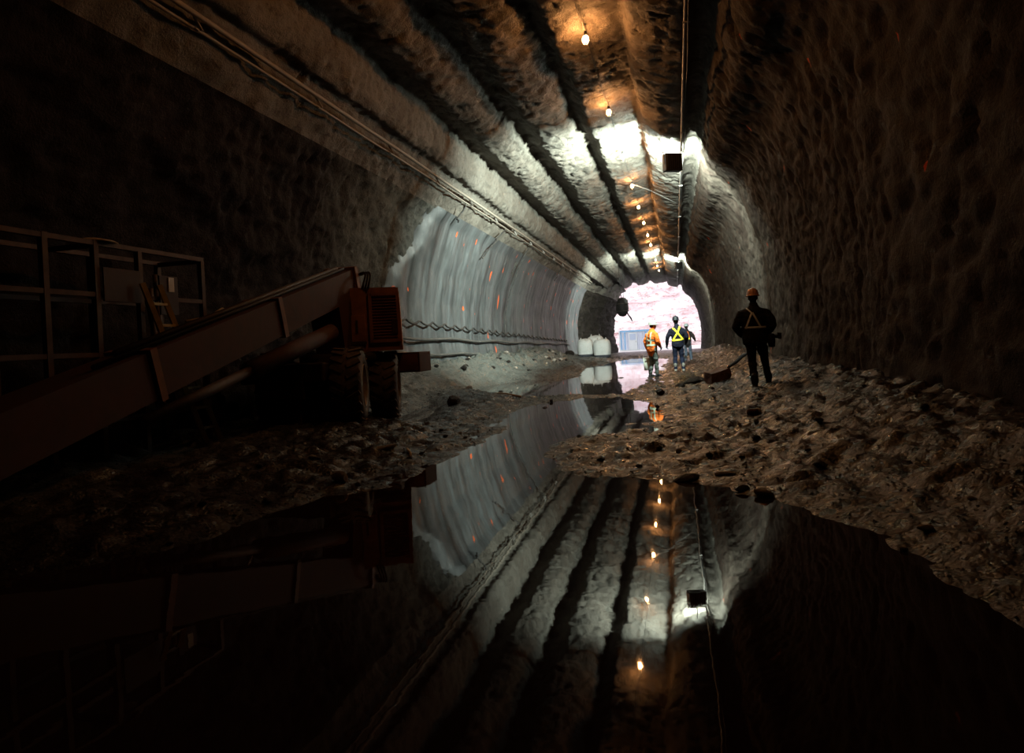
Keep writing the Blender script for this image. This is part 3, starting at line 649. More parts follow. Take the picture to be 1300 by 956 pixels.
def ladder():
    root = thing('ladder', (-6.1, 7.9, 0), 'small yellow ladder leaning beside the dark work cage', 'ladder'); O = Vector((-6.1, 7.9, 0))
    a0, a1 = Vector((-5.50, 7.35, gz(-5.50, 7.35))), Vector((-5.76, 6.75, 2.1)); off = Vector((0.02, -0.28, 0.0))
    def B(m, name, mat): m.v = [tuple(Vector(p) - O) for p in m.v]; return m.build(name, mat, root)
    B(bar(a0, a1, 0.035, 0.06), 'stile', M['ladder']); B(bar(a0 + off, a1 + off, 0.035, 0.06), 'stile', M['ladder'])
    for k in range(7):
        p = a0.lerp(a1, 0.1 + 0.13 * k); B(bar(p, p + off, 0.03), 'rung', M['ladder'])
ladder()
tag(MB().tube([(-6.35, 7.9, 1.74), (-6.3, 8.3, 1.80), (-6.3, 8.6, 1.93), (-6.35, 9.0, 1.80), (-6.45, 9.4, 1.62)], 0.02, 6).build('slack_hose', M['wood'], None, True), 'pale slack hose sagging along the wall behind the boom', 'hose')

# ------------------------------------------------------------------ people
def person(name, loc, facing, label, pose, mats, scale=1.0, bulk=1.0):
    """pose: joint positions in local metres for a 1.78 m figure facing +y"""
    prims = []      # (tag, rings) ring = (centre, ax, ay, ux, uy)
    X_, Y_, Z_ = Vector((1, 0, 0)), Vector((0, 1, 0)), Vector((0, 0, 1))
    def limb(tag_, pts, radii, flat=1.0):
        P = [Vector(p) for p in pts]; rings = []
        for i, p in enumerate(P):
            t = (P[min(i + 1, len(P) - 1)] - P[max(i - 1, 0)]).normalized()
            a = t.cross(Y_); a = a.normalized() if a.length > 0.2 else t.cross(X_).normalized(); b = a.cross(t).normalized()
            rings.append((p, radii[i], radii[i] * flat, a, b))
        # round ends
        t0 = (P[0] - P[1]).normalized(); t1 = (P[-1] - P[-2]).normalized()
        a, b = rings[0][3], rings[0][4]; rings.insert(0, (P[0] + t0 * radii[0] * 0.6, radii[0] * 0.6, radii[0] * 0.6 * flat, a, b))
        a, b = rings[-1][3], rings[-1][4]; rings.append((P[-1] + t1 * radii[-1] * 0.6, radii[-1] * 0.6, radii[-1] * 0.6 * flat, a, b))
        prims.append((tag_, rings))
    lean = Vector(pose.get('lean', (0, 0, 0)))       # offset of the shoulders
    def tz(z): return lean * max(0, (z - 0.93) / 0.55)
    tors = [(0.80, .145, .11), (0.83, .168, .122), (0.90, .172, .124), (0.98, .172, .125), (1.08, .165, .12), (1.2, .18, .128), (1.30, .192, .134), (1.37, .185, .125), (1.42, .150, .108), (1.46, .105, .09), (1.50, .074, .074), (1.545, .066, .068)]
    prims.append(('jacket', [(Vector((0, 0, z)) + tz(z), a * (bulk if z < 1.35 else 1 + 0.35 * (bulk - 1)), b * bulk, X_, Y_) for z, a, b in tors]))
    prims.append(('pants', [(Vector((0, 0, z)), a, b, X_, Y_) for z, a, b in ((0.80, .12, .09), (0.86, .165, .118), (0.93, .176, .126), (0.965, .172, .123))]))
    hd = tz(1.5) + Vector(pose.get('head', (0, 0, 0))); ht = pose.get('head_turn', 0.0)
    hx = Vector((math.cos(ht), math.sin(ht), 0)); hy = Vector((-math.sin(ht), math.cos(ht), 0))
    limb('skin', [tz(1.44) + Vector((0, -0.01, 1.44)), Vector((0, 0.005, 1.58)) + hd], [.062, .058])
    prims.append(('skin', [(Vector((0, 0, z)) + hd + hy * f, a, b, hx, hy) for z, a, b, f in ((1.55, .035, .04, .035), (1.57, .055, .068, .025), (1.605, .066, .086, .018), (1.65, .073, .095, .008), (1.70, .077, .10, 0), (1.74, .07, .092, -.004), (1.77, .045, .06, -.006), (1.782, .015, .02, -.006))]))
    hc = hd + Vector((0, 0, 1.645)); limb('skin', [hc + hy * 0.095 + Vector((0, 0, .022)), hc + hy * 0.122 - Vector((0, 0, .012))], [.010, .015])   # nose
    for s in (-1, 1): limb('skin', [hc + hx * s * .076 + Vector((0, 0, .02)), hc + hx * s * .08 - Vector((0, 0, .022))], [.014, .012])            # ears
    limb('skin', [hc + hy * .094 - hx * .022 - Vector((0, 0, .045)), hc + hy * .094 + hx * .022 - Vector((0, 0, .045))], [.009, .009])          # mouth
    for sd, s in (('l', -1), ('r', 1)):
        hip = Vector((0.088 * s, 0, 0.90)); kn = Vector(pose['knee_' + sd]); an = Vector(pose['ankle_' + sd]); fd = Vector(pose.get('toe_' + sd, (0.03 * s, 1, 0))).normalized()
        limb('pants', [hip, hip.lerp(kn, .5), kn, kn.lerp(an, .45), an + Vector((0, 0, .04))], [.094, .088, .072, .070, .062])
        limb('boot', [an + Vector((0, 0, .16)), an + Vector((0, 0, .03)), an + Vector((0, 0, -.035))], [.058, .054, .05])
        limb('boot', [an - fd * .05 + Vector((0, 0, -.05)), an + fd * .06 + Vector((0, 0, -.048)), an + fd * .15 + Vector((0, 0, -.058))], [.042, .046, .036])
        sh = Vector((0.178 * s * (1 + 0.5 * (bulk - 1)), 0, 1.345)) + tz(1.36); el = Vector(pose['elbow_' + sd]); wr = Vector(pose['wrist_' + sd])
        limb('jacket', [tz(1.41) + Vector((0.09 * s, 0, 1.395)), sh, sh.lerp(el, .5), el, el.lerp(wr, .5), wr.lerp(el, .06)], [.062, .074 * bulk, .070 * bulk, .060 * bulk, .054 * bulk, .046])
        d = (wr - el).normalized(); d = Vector(pose.get('hand_' + sd, d)).normalized()
        side = d.cross(X_ * s); side = side.normalized() if side.length > .1 else Y_.copy()       # across the knuckles
        if side.y < 0: side = -side
        curl = -X_ * s; curl = (curl - d * curl.dot(d)).normalized()
        limb('hand', [wr - d * .02, wr + d * .03, wr + d * .085], [.03, .036, .036], 0.55)
        for q, L in zip((-1.5, -.5, .5, 1.5), (.062, .076, .08, .07)):
            b0 = wr + d * .085 + side * q * .019
            limb('hand', [b0, b0 + d * L * .45 + curl * L * .22, b0 + d * L * .62 + curl * L * .75], [.0105, .010, .009])
        th = wr + d * .035 + side * .034
        limb('hand', [th, th + side * .026 + d * .03, th + side * .022 + d * .06 + curl * .02], [.013, .012, .010])
    V = []; Fc = []; SEG = []; n = 14
    for tg, rings in prims:
        o = len(V)
        for p, a, b, u, v_ in rings:
            for k in range(n):
                q = 2 * math.pi * k / n; V.append(p + u * a * math.cos(q) + v_ * b * math.sin(q))
        m = len(rings)
        Fc += [(o + i * n + k, o + i * n + (k + 1) % n, o + (i + 1) * n + (k + 1) % n, o + (i + 1) * n + k) for i in range(m - 1) for k in range(n)]
        Fc += [tuple(o + k for k in range(n - 1, -1, -1)), tuple(o + (m - 1) * n + k for k in range(n))]
        for r0, r1 in zip(rings[:-1], rings[1:]): SEG.append((tg, np.array(r0[0]), np.array(r1[0]), (r0[1] * r0[2]) ** .5, (r1[1] * r1[2]) ** .5))
    me = bpy.data.meshes.new('raw'); me.from_pydata([tuple(v) for v in V], [], Fc)
    bm = bmesh.new(); bm.from_mesh(me); bmesh.ops.recalc_face_normals(bm, faces=bm.faces); bm.to_mesh(me); bm.free()
    tmp = bpy.data.objects.new('tmp', me); COL.objects.link(tmp)
    md = tmp.modifiers.new('r', 'REMESH'); md.mode = 'VOXEL'; md.voxel_size = 0.0105; md.use_smooth_shade = True
    sm = tmp.modifiers.new('s', 'SMOOTH'); sm.factor = 0.5; sm.iterations = 3
    dg = bpy.context.evaluated_depsgraph_get(); dg.update()
    mesh = bpy.data.meshes.new_from_object(tmp.evaluated_get(dg)); bpy.data.objects.remove(tmp); bpy.data.meshes.remove(me)
    mesh.materials.clear(); keys = ['jacket', 'pants', 'skin', 'boot', 'hand']
    for k in keys: mesh.materials.append(M[mats[k]])
    nf = len(mesh.polygons); cen = np.zeros(nf * 3); mesh.polygons.foreach_get('center', cen); cen = cen.reshape(-1, 3)
    best = np.full(nf, 1e9); idx = np.zeros(nf, int)
    for tg, a, b, r0, r1 in SEG:
        e = b - a; t = np.clip(((cen - a) @ e) / max(e @ e, 1e-9), 0, 1); dd = np.linalg.norm(cen - a - t[:, None] * e, axis=1) - (r0 + (r1 - r0) * t)
        mk = dd < best; best = np.where(mk, dd, best); idx = np.where(mk, keys.index(tg), idx)
    # cloth folds on jacket and trousers
    mesh.polygons.foreach_set('material_index', idx.tolist()); mesh.polygons.foreach_set('use_smooth', [True] * nf)
    co = np.zeros(len(mesh.vertices) * 3); mesh.vertices.foreach_get('co', co); co = co.reshape(-1, 3)
    nr = np.zeros(len(mesh.vertices) * 3); mesh.vertices.foreach_get('normal', nr); nr = nr.reshape(-1, 3)
    clothy = sstep(0.10, 0.16, co[:, 2]) * (1 - sstep(1.42, 1.47, co[:, 2])); 
    dsp = 0.012 * fbm(co[:, 0] * 9, co[:, 1] * 9, co[:, 2] * 14, 3) * clothy
    for sd in 'lr':
        wv = np.array(pose['wrist_' + sd]); dsp *= sstep(0.10, 0.2, np.linalg.norm(co - wv, axis=1))
    co = co + nr * dsp[:, None]; mesh.vertices.foreach_set('co', co.reshape(-1)); mesh.update()
    mesh.name = 'body'
    root = thing(name, loc, label, 'person', None, facing); root.scale = (scale,) * 3
    ob = bpy.data.objects.new('body', mesh); link(ob, root)
    bvh = BVHTree.FromPolygons([tuple(c) for c in co], [tuple(p.vertices) for p in mesh.polygons])
    # hard hat
    hb = MB(); n = 28; prof = [(.0, .118), (.05, .112), (.09, .088), (.112, .045), (.118, .0), (.121, -.012)]
    base = hd + Vector((0, 0, 1.705)) - hy * 0.005
    vv = []; ff = []
    for r_, z_ in prof[1:]:
        for k in range(n):
            q = 2 * math.pi * k / n; vv.append(base + hx * r_ * .88 * math.cos(q) + hy * r_ * 1.08 * math.sin(q) + Vector((0, 0, z_)))
    for ex, dz in ((1, -.016), (0.97, -.022)):
        for k in range(n):
            q = 2 * math.pi * k / n; fr = max(0, math.sin(q)) ** 1.5; r_ = (.128 + .012 + .045 * fr) * ex
            vv.append(base + hx * r_ * .88 * math.cos(q) + hy * r_ * 1.08 * math.sin(q) + Vector((0, 0, dz - .012 * fr)))
    m = len(vv) // n; vv.append(base + Vector((0, 0, .118))); ff = [(i * n + k, i * n + (k + 1) % n, (i + 1) * n + (k + 1) % n, (i + 1) * n + k) for i in range(m - 1) for k in range(n)]
    ff += [(len(vv) - 1, (k + 1) % n, k) for k in range(n)]; ff.append(tuple((m - 1) * n + k for k in range(n)))
    hb.add(vv, ff); hat = hb.build('hard_hat', M[mats['hat']], root, True); hat['label'] = mats['hat'].replace('hat_', '') + ' hard hat'
    rd = MB(); rd.tube([base + hy * (.118 * 1.08 * math.cos(a)) + Vector((0, 0, .122 * math.sin(a))) for a in np.linspace(0.25, math.pi - .25, 11)], 0.009, 6); rd.build('ridge', M[mats['hat']], hat, True)
    hr = MB(); hr.lathe([(0.06, 1.60), (.079, 1.62), (.082, 1.70), (.07, 1.72)], 18, hd + hy * -0.018, None, 0.96, 1.08); hr.build('hair', M['hair'], root, True)
    def ribbon(pts, width, mat, nm='reflective_strap', front=False):
        """strap laid on the back: (x, z) points cast on to the clothing"""
        dense = []
        for a, b in zip(pts[:-1], pts[1:]):
            for t in np.linspace(0, 1, 9)[:-1]: dense.append((a[0] + (b[0] - a[0]) * t, a[1] + (b[1] - a[1]) * t))
        dense.append(pts[-1]); sg = -1 if front else 1; vv = []; ok = []
        for i, (x, z) in enumerate(dense):
            p, q = dense[max(i - 1, 0)], dense[min(i + 1, len(dense) - 1)]; tx, tzv = q[0] - p[0], q[1] - p[1]; L = math.hypot(tx, tzv) or 1; nx, nz = -tzv / L, tx / L
            row = []
            for s in (-1, -.33, .33, 1):
                hx_, hz_ = x + nx * s * width / 2, z + nz * s * width / 2
                h = bvh.ray_cast(Vector((hx_, -1.0 * sg, hz_)), Vector((0, sg, 0)))
                row.append((hx_, (h[0].y if h[0] is not None else None), hz_))
            row2 = [r_[1] for r_ in row if r_[1] is not None]
            if not row2: continue
            for r_ in row: ok.append((r_[0], (r_[1] if r_[1] is not None else row2[0]), r_[2]))
        ro = len(ok) // 4
        if ro < 2: return
        vv = [(x, y - 0.010 * sg, z) for x, y, z in ok] + [(x, y + 0.004 * sg, z) for x, y, z in ok]; o2 = len(ok)
        ff = [(i * 4 + k, i * 4 + k + 1, (i + 1) * 4 + k + 1, (i + 1) * 4 + k) for i in range(ro - 1) for k in range(3)]
        ff += [tuple(o2 + q for q in f[::-1]) for f in ff]
        for i in range(ro - 1): ff += [(i * 4, (i + 1) * 4, o2 + (i + 1) * 4, o2 + i * 4), (i * 4 + 3, o2 + i * 4 + 3, o2 + (i + 1) * 4 + 3, (i + 1) * 4 + 3)]
        MB().add(vv, ff).build(nm, M[mat], root, True)
    def belt(z, width, mat, nm='reflective_band', rmax=0.26):
        n = 36; rr = []
        for dz in (-width / 2, 0, width / 2):
            for k in range(n):
                q = 2 * math.pi * k / n; d = Vector((math.cos(q), math.sin(q), 0)); c = tz(z) + Vector((0, 0, z + dz))
                h = bvh.ray_cast(c + d * rmax, -d); r_ = (h[0] - c).length if h[0] is not None else 0.15
                rr.append(c + d * (min(r_, 0.2 * bulk + .03) + .009))
        ff = [(i * n + k, i * n + (k + 1) % n, (i + 1) * n + (k + 1) % n, (i + 1) * n + k) for i in range(2) for k in range(n)]
        MB().add(rr, ff).build(nm, M[mat], root, True)
    return root, ribbon, belt, bvh

# man walking away on the right bank
px, py = 1.38, 12.98
P1, rib, belt, _ = person('person', (px, py, gz(px, py) - 0.01), math.radians(-4), 'person in black work clothes and tan hard hat walking on the right bank', dict(
    knee_l=(-0.07, 0.02, 0.48), ankle_l=(-0.05, -0.14, 0.085), knee_r=(0.15, 0.20, 0.50), ankle_r=(0.20, 0.26, 0.10), toe_r=(0.15, 1, 0.0),
    elbow_l=(-0.325, -0.03, 1.12), wrist_l=(-0.21, 0.17, 0.95), elbow_r=(0.30, -0.02, 1.13), wrist_r=(0.21, 0.18, 0.97), lean=(0, 0.05, 0), head=(0, 0.03, -0.01)),
    dict(jacket='jk_black', pants='pt_black', skin='skin', boot='boot', hand='glove_black', hat='hat_tan'), 1.0, 1.32)
rib([(-0.14, 1.47), (-0.04, 1.36)], .022, 'refl_pale'); rib([(-0.035, 1.37), (-0.145, 1.11)], .032, 'refl_pale'); rib([(-0.03, 1.37), (0.095, 1.11)], .032, 'refl_pale'); rib([(-0.17, 1.10), (0.19, 1.10)], .036, 'refl_pale')
m = MB(); m.lathe([(0.0, -0.13), (.07, -.12), (.085, -.02), (.07, .10), (.05, .12), (0, .12)], 14, (0.27, -0.02, 0.86), None, 0.8, 1.0); m.build('belt_pouch', M['jk_black'], P1, True)
m = MB(); m.tube([(0.22, 0.0, 0.93), (0.36, 0.02, 0.92), (0.44, 0.03, 0.90)], [0.022, 0.03, 0.03], 8); m.box((0.41, 0.03, 0.95), (0.07, 0.05, 0.07)); m.build('belt_tool', M['black'], P1)
# middle man with the yellow cross harness
px, py = 0.04, 22.15
P2, rib, belt, _ = person('person', (px, py, gz(px, py) - 0.01), math.radians(4), 'person in navy work clothes with yellow crossed reflective harness', dict(
    knee_l=(-0.10, 0.04, 0.48), ankle_l=(-0.11, -0.02, 0.085), knee_r=(0.11, 0.06, 0.48), ankle_r=(0.14, -0.02, 0.085),
    elbow_l=(-0.32, 0.0, 1.13), wrist_l=(-0.34, 0.10, 0.88), elbow_r=(0.31, 0.02, 1.13), wrist_r=(0.27, 0.16, 0.92), lean=(0.0, 0.03, 0), head=(-0.02, 0.02, 0), head_turn=-0.35),
    dict(jacket='jk_navy', pants='pt_navy', skin='skin', boot='boot_mud', hand='glove', hat='hat_dark'), 0.965, 1.12)
rib([(-0.155, 1.455), (-0.02, 1.30), (0.17, 1.05)], .055, 'refl_yel'); rib([(0.09, 1.47), (0.02, 1.30), (-0.15, 1.03)], .055, 'refl_yel'); rib([(-0.02, 1.315), (0.03, 1.255)], .05, 'refl_or', 'orange_patch'); rib([(-0.17, 1.02), (0.19, 1.05)], .055, 'refl_yel')
# third man, partly behind him
px, py = 0.46, 30.6
P3, rib, belt, _ = person('person', (px, py, gz(px, py) - 0.01), math.radians(-8), 'person in dark jacket and grey hard hat, half hidden by the yellow harness', dict(
    knee_l=(-0.09, 0.05, 0.48), ankle_l=(-0.10, -0.10, 0.085), knee_r=(0.11, 0.10, 0.49), ankle_r=(0.13, 0.12, 0.085),
    elbow_l=(-0.31, 0.0, 1.13), wrist_l=(-0.27, 0.15, 0.92), elbow_r=(0.31, 0.02, 1.13), wrist_r=(0.33, 0.24, 1.02), lean=(0.0, 0.06, 0), head=(-0.02, 0.03, -0.01)),
    dict(jacket='jk_dark', pants='pt_blue', skin='skin', boot='boot', hand='glove_black', hat='hat_grey'), 0.92, 1.12)
rib([(0.02, 1.42), (0.07, 1.30), (0.10, 1.12)], .085, 'refl_or', 'orange_patch'); rib([(0.10, 1.14), (0.12, 1.05)], .06, 'refl_yel')
# man in orange with a pail, seen from behind and side
px, py = -0.71, 20.7; ZO = min(gz(px, py), 0.0) - 0.01
P4, rib, belt, bv = person('person', (px, py, ZO), math.radians(-48), 'person in bright orange jacket and white hard hat carrying a pail', dict(
    knee_l=(-0.08, 0.05, 0.48), ankle_l=(-0.08, -0.05, 0.085), knee_r=(0.09, 0.07, 0.48), ankle_r=(0.09, 0.08, 0.085),
    elbow_l=(-0.27, -0.03, 1.13), wrist_l=(-0.27, 0.03, 0.87), elbow_r=(0.27, 0.02, 1.13), wrist_r=(0.22, 0.16, 0.95), lean=(0.0, 0.04, 0), head=(0.0, 0.04, -0.02), head_turn=-0.45),
    dict(jacket='jk_orange', pants='pt_grey', skin='skin', boot='boot', hand='glove', hat='hat_white'), 0.925, 1.18)
belt(1.02, .05, 'refl_lime'); belt(1.17, .05, 'refl_lime')
rib([(-0.09, 1.43), (-0.09, 1.05)], .045, 'refl_lime'); rib([(0.09, 1.43), (0.09, 1.05)], .045, 'refl_lime')
rib([(-0.09, 1.38), (-0.09, 1.05)], .045, 'refl_lime', 'reflective_strap', True); rib([(0.09, 1.38), (0.09, 1.05)], .045, 'refl_lime', 'reflective_strap', True)
def pail():
    Rz = Matrix.Rotation(math.radians(-48), 3, 'Z'); h = Rz @ (Vector((-0.272, 0.045, 0.76)) * 0.925) + Vector((px, py, ZO))
    zt = h.z - 0.13; zb = zt - 0.38
    root = thing('pail', (h.x, h.y, zb), 'off-white plastic pail hanging from the orange worker’s hand'.replace('’', "'"), 'bucket')
    MB().lathe([(0.0, 0.0), (0.125, 0.0), (0.13, 0.01), (0.15, 0.37), (0.142, 0.37), (0.122, 0.015), (0.0, 0.012)], 28).build('tub', M['pail'], root, True)
    for z in (0.30, 0.365): MB().lathe([(0.146, z - 0.008), (0.158, z - 0.004), (0.158, z + 0.004), (0.148, z + 0.008)], 28).build('rim_band', M['pail'], root, True)
    MB().tube([(0.155 * math.cos(a), 0.0, 0.33 + 0.18 * math.sin(a)) for a in np.linspace(0, math.pi, 13)], 0.006, 6).build('handle', M['steel'], root, True)
pail()

# ------------------------------------------------------------------ bulk bags, container, hanging bundle
def bag(x, y, w_, h_, label, seed):
    z = max(gz(x, y), 0.0) - 0.02; root = thing('bulk_bag', (x, y, z), label, 'bag', 'white bulk bags by the left wall')
    r = random.Random(seed); n = 32; prof = [(0.0, 0.0), (0.40, 0.0), (0.47, 0.03), (0.49, 0.16)]; body = [(0.49, 0.16), (0.52, 0.3), (0.53, 0.5), (0.52, 0.72), (0.47, 0.88), (0.38, 0.96), (0.22, 1.0), (0.0, 1.02)]
    def shell(pr):
        vv = []
        for rr, zz in pr:
            for k in range(n):
                q = 2 * math.pi * k / n; sq = (abs(math.cos(q)) ** 3.2 + abs(math.sin(q)) ** 3.2) ** (-1 / 3.2)
                rd_ = rr * w_ * (0.45 + 0.55 * sq) * (1 + 0.05 * float(vnoise(math.cos(q) * 2 + seed, math.sin(q) * 2, zz * 5))); vv.append((rd_ * math.cos(q), rd_ * math.sin(q), zz * h_ + (0.04 * float(vnoise(q * 2, seed, zz)) if zz > 0.8 else 0)))
        m_ = len(pr); return vv, [(i * n + k, i * n + (k + 1) % n, (i + 1) * n + (k + 1) % n, (i + 1) * n + k) for i in range(m_ - 1) for k in range(n)]
    v, f = shell(body); MB().add(v, f).build('sack', M['bag'], root, True)
    v, f = shell(prof); MB().add(v, f).build('wet_base', M['bagband'], root, True)
    for s in (-1, 1): MB().tube([(0.3 * s * w_, -0.25 * w_, 0.93 * h_), (0.25 * s * w_, -0.1 * w_, 1.08 * h_), (0.25 * s * w_, 0.1 * w_, 1.08 * h_), (0.3 * s * w_, 0.25 * w_, 0.93 * h_)], 0.02, 6).build('lifting_loop', M['bag'], root, True)
bag(-4.98, 38.4, 0.86, 1.0, 'left white bulk bag of the pair with dark wet base', 3)
bag(-4.02, 38.1, 0.94, 1.02, 'right white bulk bag of the pair with dark wet base', 5)
bag(-4.52, 39.6, 0.9, 1.14, 'white bulk bag standing behind the other two', 8)

def container():
    cx0, cx1, y0 = -6.5, -2.9, 82.0; zb, zt = -0.40, 2.02; root = thing('site_container', ((cx0 + cx1) / 2, y0 + 1.2, zb), 'blue and white site container standing outside the tunnel mouth', 'container')
    O = Vector(root.location)
    def B(m, name, mat, parent=root): m.v = [tuple(Vector(p) - O) for p in m.v]; return m.build(name, mat, parent)
    m = MB(); m.box(((cx0 + cx1) / 2, y0 + 1.25, (zb + zt) / 2), (cx1 - cx0, 2.4, zt - zb)); B(m, 'body', M['c_pale'])
    k = 0; x = cx0 + 0.1
    while x < cx1 - 0.1:
        m = MB(); m.hexa([(x, y0 + 0.06, zb + 0.1), (x + 0.03, y0 - 0.02, zb + 0.1), (x + 0.11, y0 - 0.02, zb + 0.1), (x + 0.14, y0 + 0.06, zb + 0.1), (x, y0 + 0.06, zt - 0.22), (x + 0.03, y0 - 0.02, zt - 0.22), (x + 0.11, y0 - 0.02, zt - 0.22), (x + 0.14, y0 + 0.06, zt - 0.22)])
        B(m, 'corrugation', M['c_blue'] if (x < cx0 + 0.9 and k % 2 == 0) or cx1 - 0.75 < x < cx1 - 0.25 else M['c_pale']); x += 0.22; k += 1
    m = MB(); m.box(((cx0 + cx1) / 2, y0 - 0.02, zt - 0.09), (cx1 - cx0 + 0.06, 0.12, 0.18)); B(m, 'top_rail', M['c_blue'])
    m = MB(); m.box(((cx0 + cx1) / 2, y0 - 0.02, zb + 0.07), (cx1 - cx0 + 0.06, 0.12, 0.14)); B(m, 'bottom_rail', M['c_white'])
    for x in (cx0, cx1): m = MB(); m.box((x, y0 - 0.02, (zb + zt) / 2), (0.16, 0.16, zt - zb)); B(m, 'corner_post', M['c_white'])
    m = MB(); m.box((-4.95, y0 - 0.06, 0.72), (0.95, 0.06, 2.05)); d = B(m, 'door', M['c_white'])
    m = MB(); m.box((-4.95, y0 - 0.10, 1.22), (0.68, 0.03, 0.72)); B(m, 'door_window', M['c_glass'], d)
    m = MB(); m.box((-4.60, y0 - 0.11, 0.65), (0.05, 0.05, 0.14)); B(m, 'door_handle', M['steel'], d)
container()
def bundle():
    c = Vector((-3.31, 45.5, 3.2)); root = thing('hanging_bundle', c, 'dark round bundle hanging on a rope in front of the tunnel mouth', 'bundle')
    n = 24; vv = []
    rs = [(0.0, -0.72), (0.22, -0.66), (0.38, -0.45), (0.46, -0.15), (0.46, 0.2), (0.40, 0.5), (0.24, 0.68), (0.0, 0.74)]
    for r_, z_ in rs:
        for k in range(n):
            q = 2 * math.pi * k / n; f = 1 + 0.16 * float(fbm(math.cos(q) * 1.7, math.sin(q) * 1.7, z_ * 2.2, 3)); vv.append((r_ * f * math.cos(q), 0.55 * r_ * f * math.sin(q), z_))
    MB().add(vv, [(i * n + k, i * n + (k + 1) % n, (i + 1) * n + (k + 1) % n, (i + 1) * n + k) for i in range(len(rs) - 1) for k in range(n)]).build('wrapped_roll', M['black'], root, True)
    for z in (-0.3, 0.25): MB().lathe([(0.47, z - 0.03), (0.49, z), (0.47, z + 0.03)], 24, (0, 0, 0), None, 1.0, 0.57).build('strap', M['darkcable'], root, True)
    MB().tube([(0.30, -0.1, -0.35), (0.42, -0.12, -0.62), (0.58, -0.1, -0.85), (0.68, -0.1, -1.12)], [0.05, 0.045, 0.06, 0.03], 8).build('rope_tail', M['black'], root, True)
    MB().tube([(-0.05, 0, 0.70), (-0.1, 0, 1.6), (-0.15, 0, 4.25)], 0.02, 6).build('hanging_rope', M['black'], root, True)
    MB().tube([(0.10, 0, 0.68), (0.16, 0, 1.6), (0.2, 0, 4.3)], 0.015, 6).build('hanging_rope', M['black'], root, True)
    root.scale = (0.875,) * 3
bundle()

# ------------------------------------------------------------------ loose stones, sticks, hose, litter
def stone_mesh(name, seed, mat):
    r = random.Random(seed); bm = bmesh.new(); bmesh.ops.create_icosphere(bm, subdivisions=2, radius=0.5)
    pl = [(Vector((r.gauss(0, 1), r.gauss(0, 1), r.gauss(0, 1))).normalized(), r.uniform(0.30, 0.42)) for _ in range(9)]
    for v in bm.verts:
        for nrm, d in pl:
            k = v.co.dot(nrm) - d
            if k > 0: v.co -= nrm * k * 0.92
    me = bpy.data.meshes.new(name); bm.to_mesh(me); bm.free(); me.materials.append(mat); return me
SM = {k: [stone_mesh('rock', 11 * i + j, M[k]) for i in range(4)] for j, k in enumerate(('stone', 'stone_pale', 'stone_red'))}
def rock(x, y, s, mat, label, group=None, flat=0.6, el=1.0, rz=None, sink=0.12):
    me = SM[mat][rnd.randrange(4)]; o = bpy.data.objects.new('rock', me); COL.objects.link(o)
    hz = s * flat; o.scale = (s * el, s * 0.9, hz); o.rotation_euler = (rnd.uniform(-.15, .15), rnd.uniform(-.15, .15), rnd.uniform(0, 6.28) if rz is None else rz)
    o.location = (x, y, gz(x, y) + hz * (0.40 - sink)); tag(o, label, 'rock', group); return o
rock(-3.01, 5.63, 0.17, 'stone_pale', 'pale angular rock at the left shore of the pool', None, 0.8)
def block():
    x, y = 0.84, 15.9; bm = bmesh.new(); bmesh.ops.create_cube(bm, size=1); bmesh.ops.subdivide_edges(bm, edges=bm.edges, cuts=3, use_grid_fill=True)
    for v in bm.verts:
        c = v.co.copy(); t_ = 1 - 0.10 * (c.z + 0.5); k_ = 1 + 0.16 * float(fbm(c.x * 2.1 + 3, c.y * 2.1, c.z * 2.1, 2)); v.co = Vector((c.x * 0.45 * t_, c.y * 0.40 * t_, c.z * 0.27 + 0.06 * c.x)) * k_
    me = bpy.data.meshes.new('rock'); bm.to_mesh(me); bm.free(); me.materials.append(M['stone_red']); o = bpy.data.objects.new('rock', me); COL.objects.link(o)
    o.location = (x, y, gz(x, y) + 0.11); o.rotation_euler = (0.05, -0.06, 0.35); tag(o, 'large red-brown block lying on mud left of the walking person', 'rock')
block()
rock(0.34, 16.4, 0.45, 'stone', 'flat grey slab just left of the red-brown block', None, 0.45, 1.2, 0.2)
rock(0.02, 15.6, 0.3, 'stone', 'smaller dark stone left of the flat grey slab', None, 0.6)
rock(0.02, 5.80, 0.20, 'stone', 'dark rock at the pool edge under the lamp reflections', None, 0.35, 1.2, 0.1, 0.25)
rock(0.33, 5.92, 0.13, 'stone_pale', 'flat pinkish stone on the mud at the right pool edge', None, 0.4, 1.5, 0.4)
rock(0.42, 5.38, 0.12, 'stone', 'small dark rock breaking the water at the right pool edge', None, 0.5)
rock(0.55, 5.22, 0.12, 'stone_pale', 'small pinkish stone in the water right of the dark rock', None, 0.5, 1.3)
rock(0.04, 5.42, 0.06, 'stone_pale', 'tiny pale stone poking from the water by the lamp reflections', None, 0.5, 1.5)
rock(-4.4, 16.9, 0.24, 'stone', 'dark stone on the mud below the plastered wall', None, 0.6)
rock(-2.38, 12.27, 0.17, 'stone', 'dark stone sitting alone in the far shallow water', None, 0.8)
rock(-4.31, 19.2, 0.30, 'stone', 'dark lump in the far pool nearest the plastered wall', None, 0.5, 1.4)
rock(-1.66, 20.6, 0.32, 'stone', 'dark stone in the water below the container reflection', None, 0.6, 1.3)
rock(-0.36, 13.9, 0.22, 'stone', 'dark rock on the mud spit above the orange reflection', None, 0.7)
rock(-5.85, 38.2, 0.55, 'stone', 'dark boulder left of the white bulk bags', None, 0.9)
rock(-3.2, 7.06, 0.18, 'stone_pale', 'pale splinter of rock on the mud before the tyres', None, 0.35, 1.6, 0.9)
rock(1.28, 4.19, 0.08, 'stone_pale', 'pale stone on the dark gravel low at the right', None, 0.5, 1.4)
rock(1.61, 4.45, 0.06, 'stone_pale', 'smaller pale chip farther right on the dark gravel', None, 0.5)
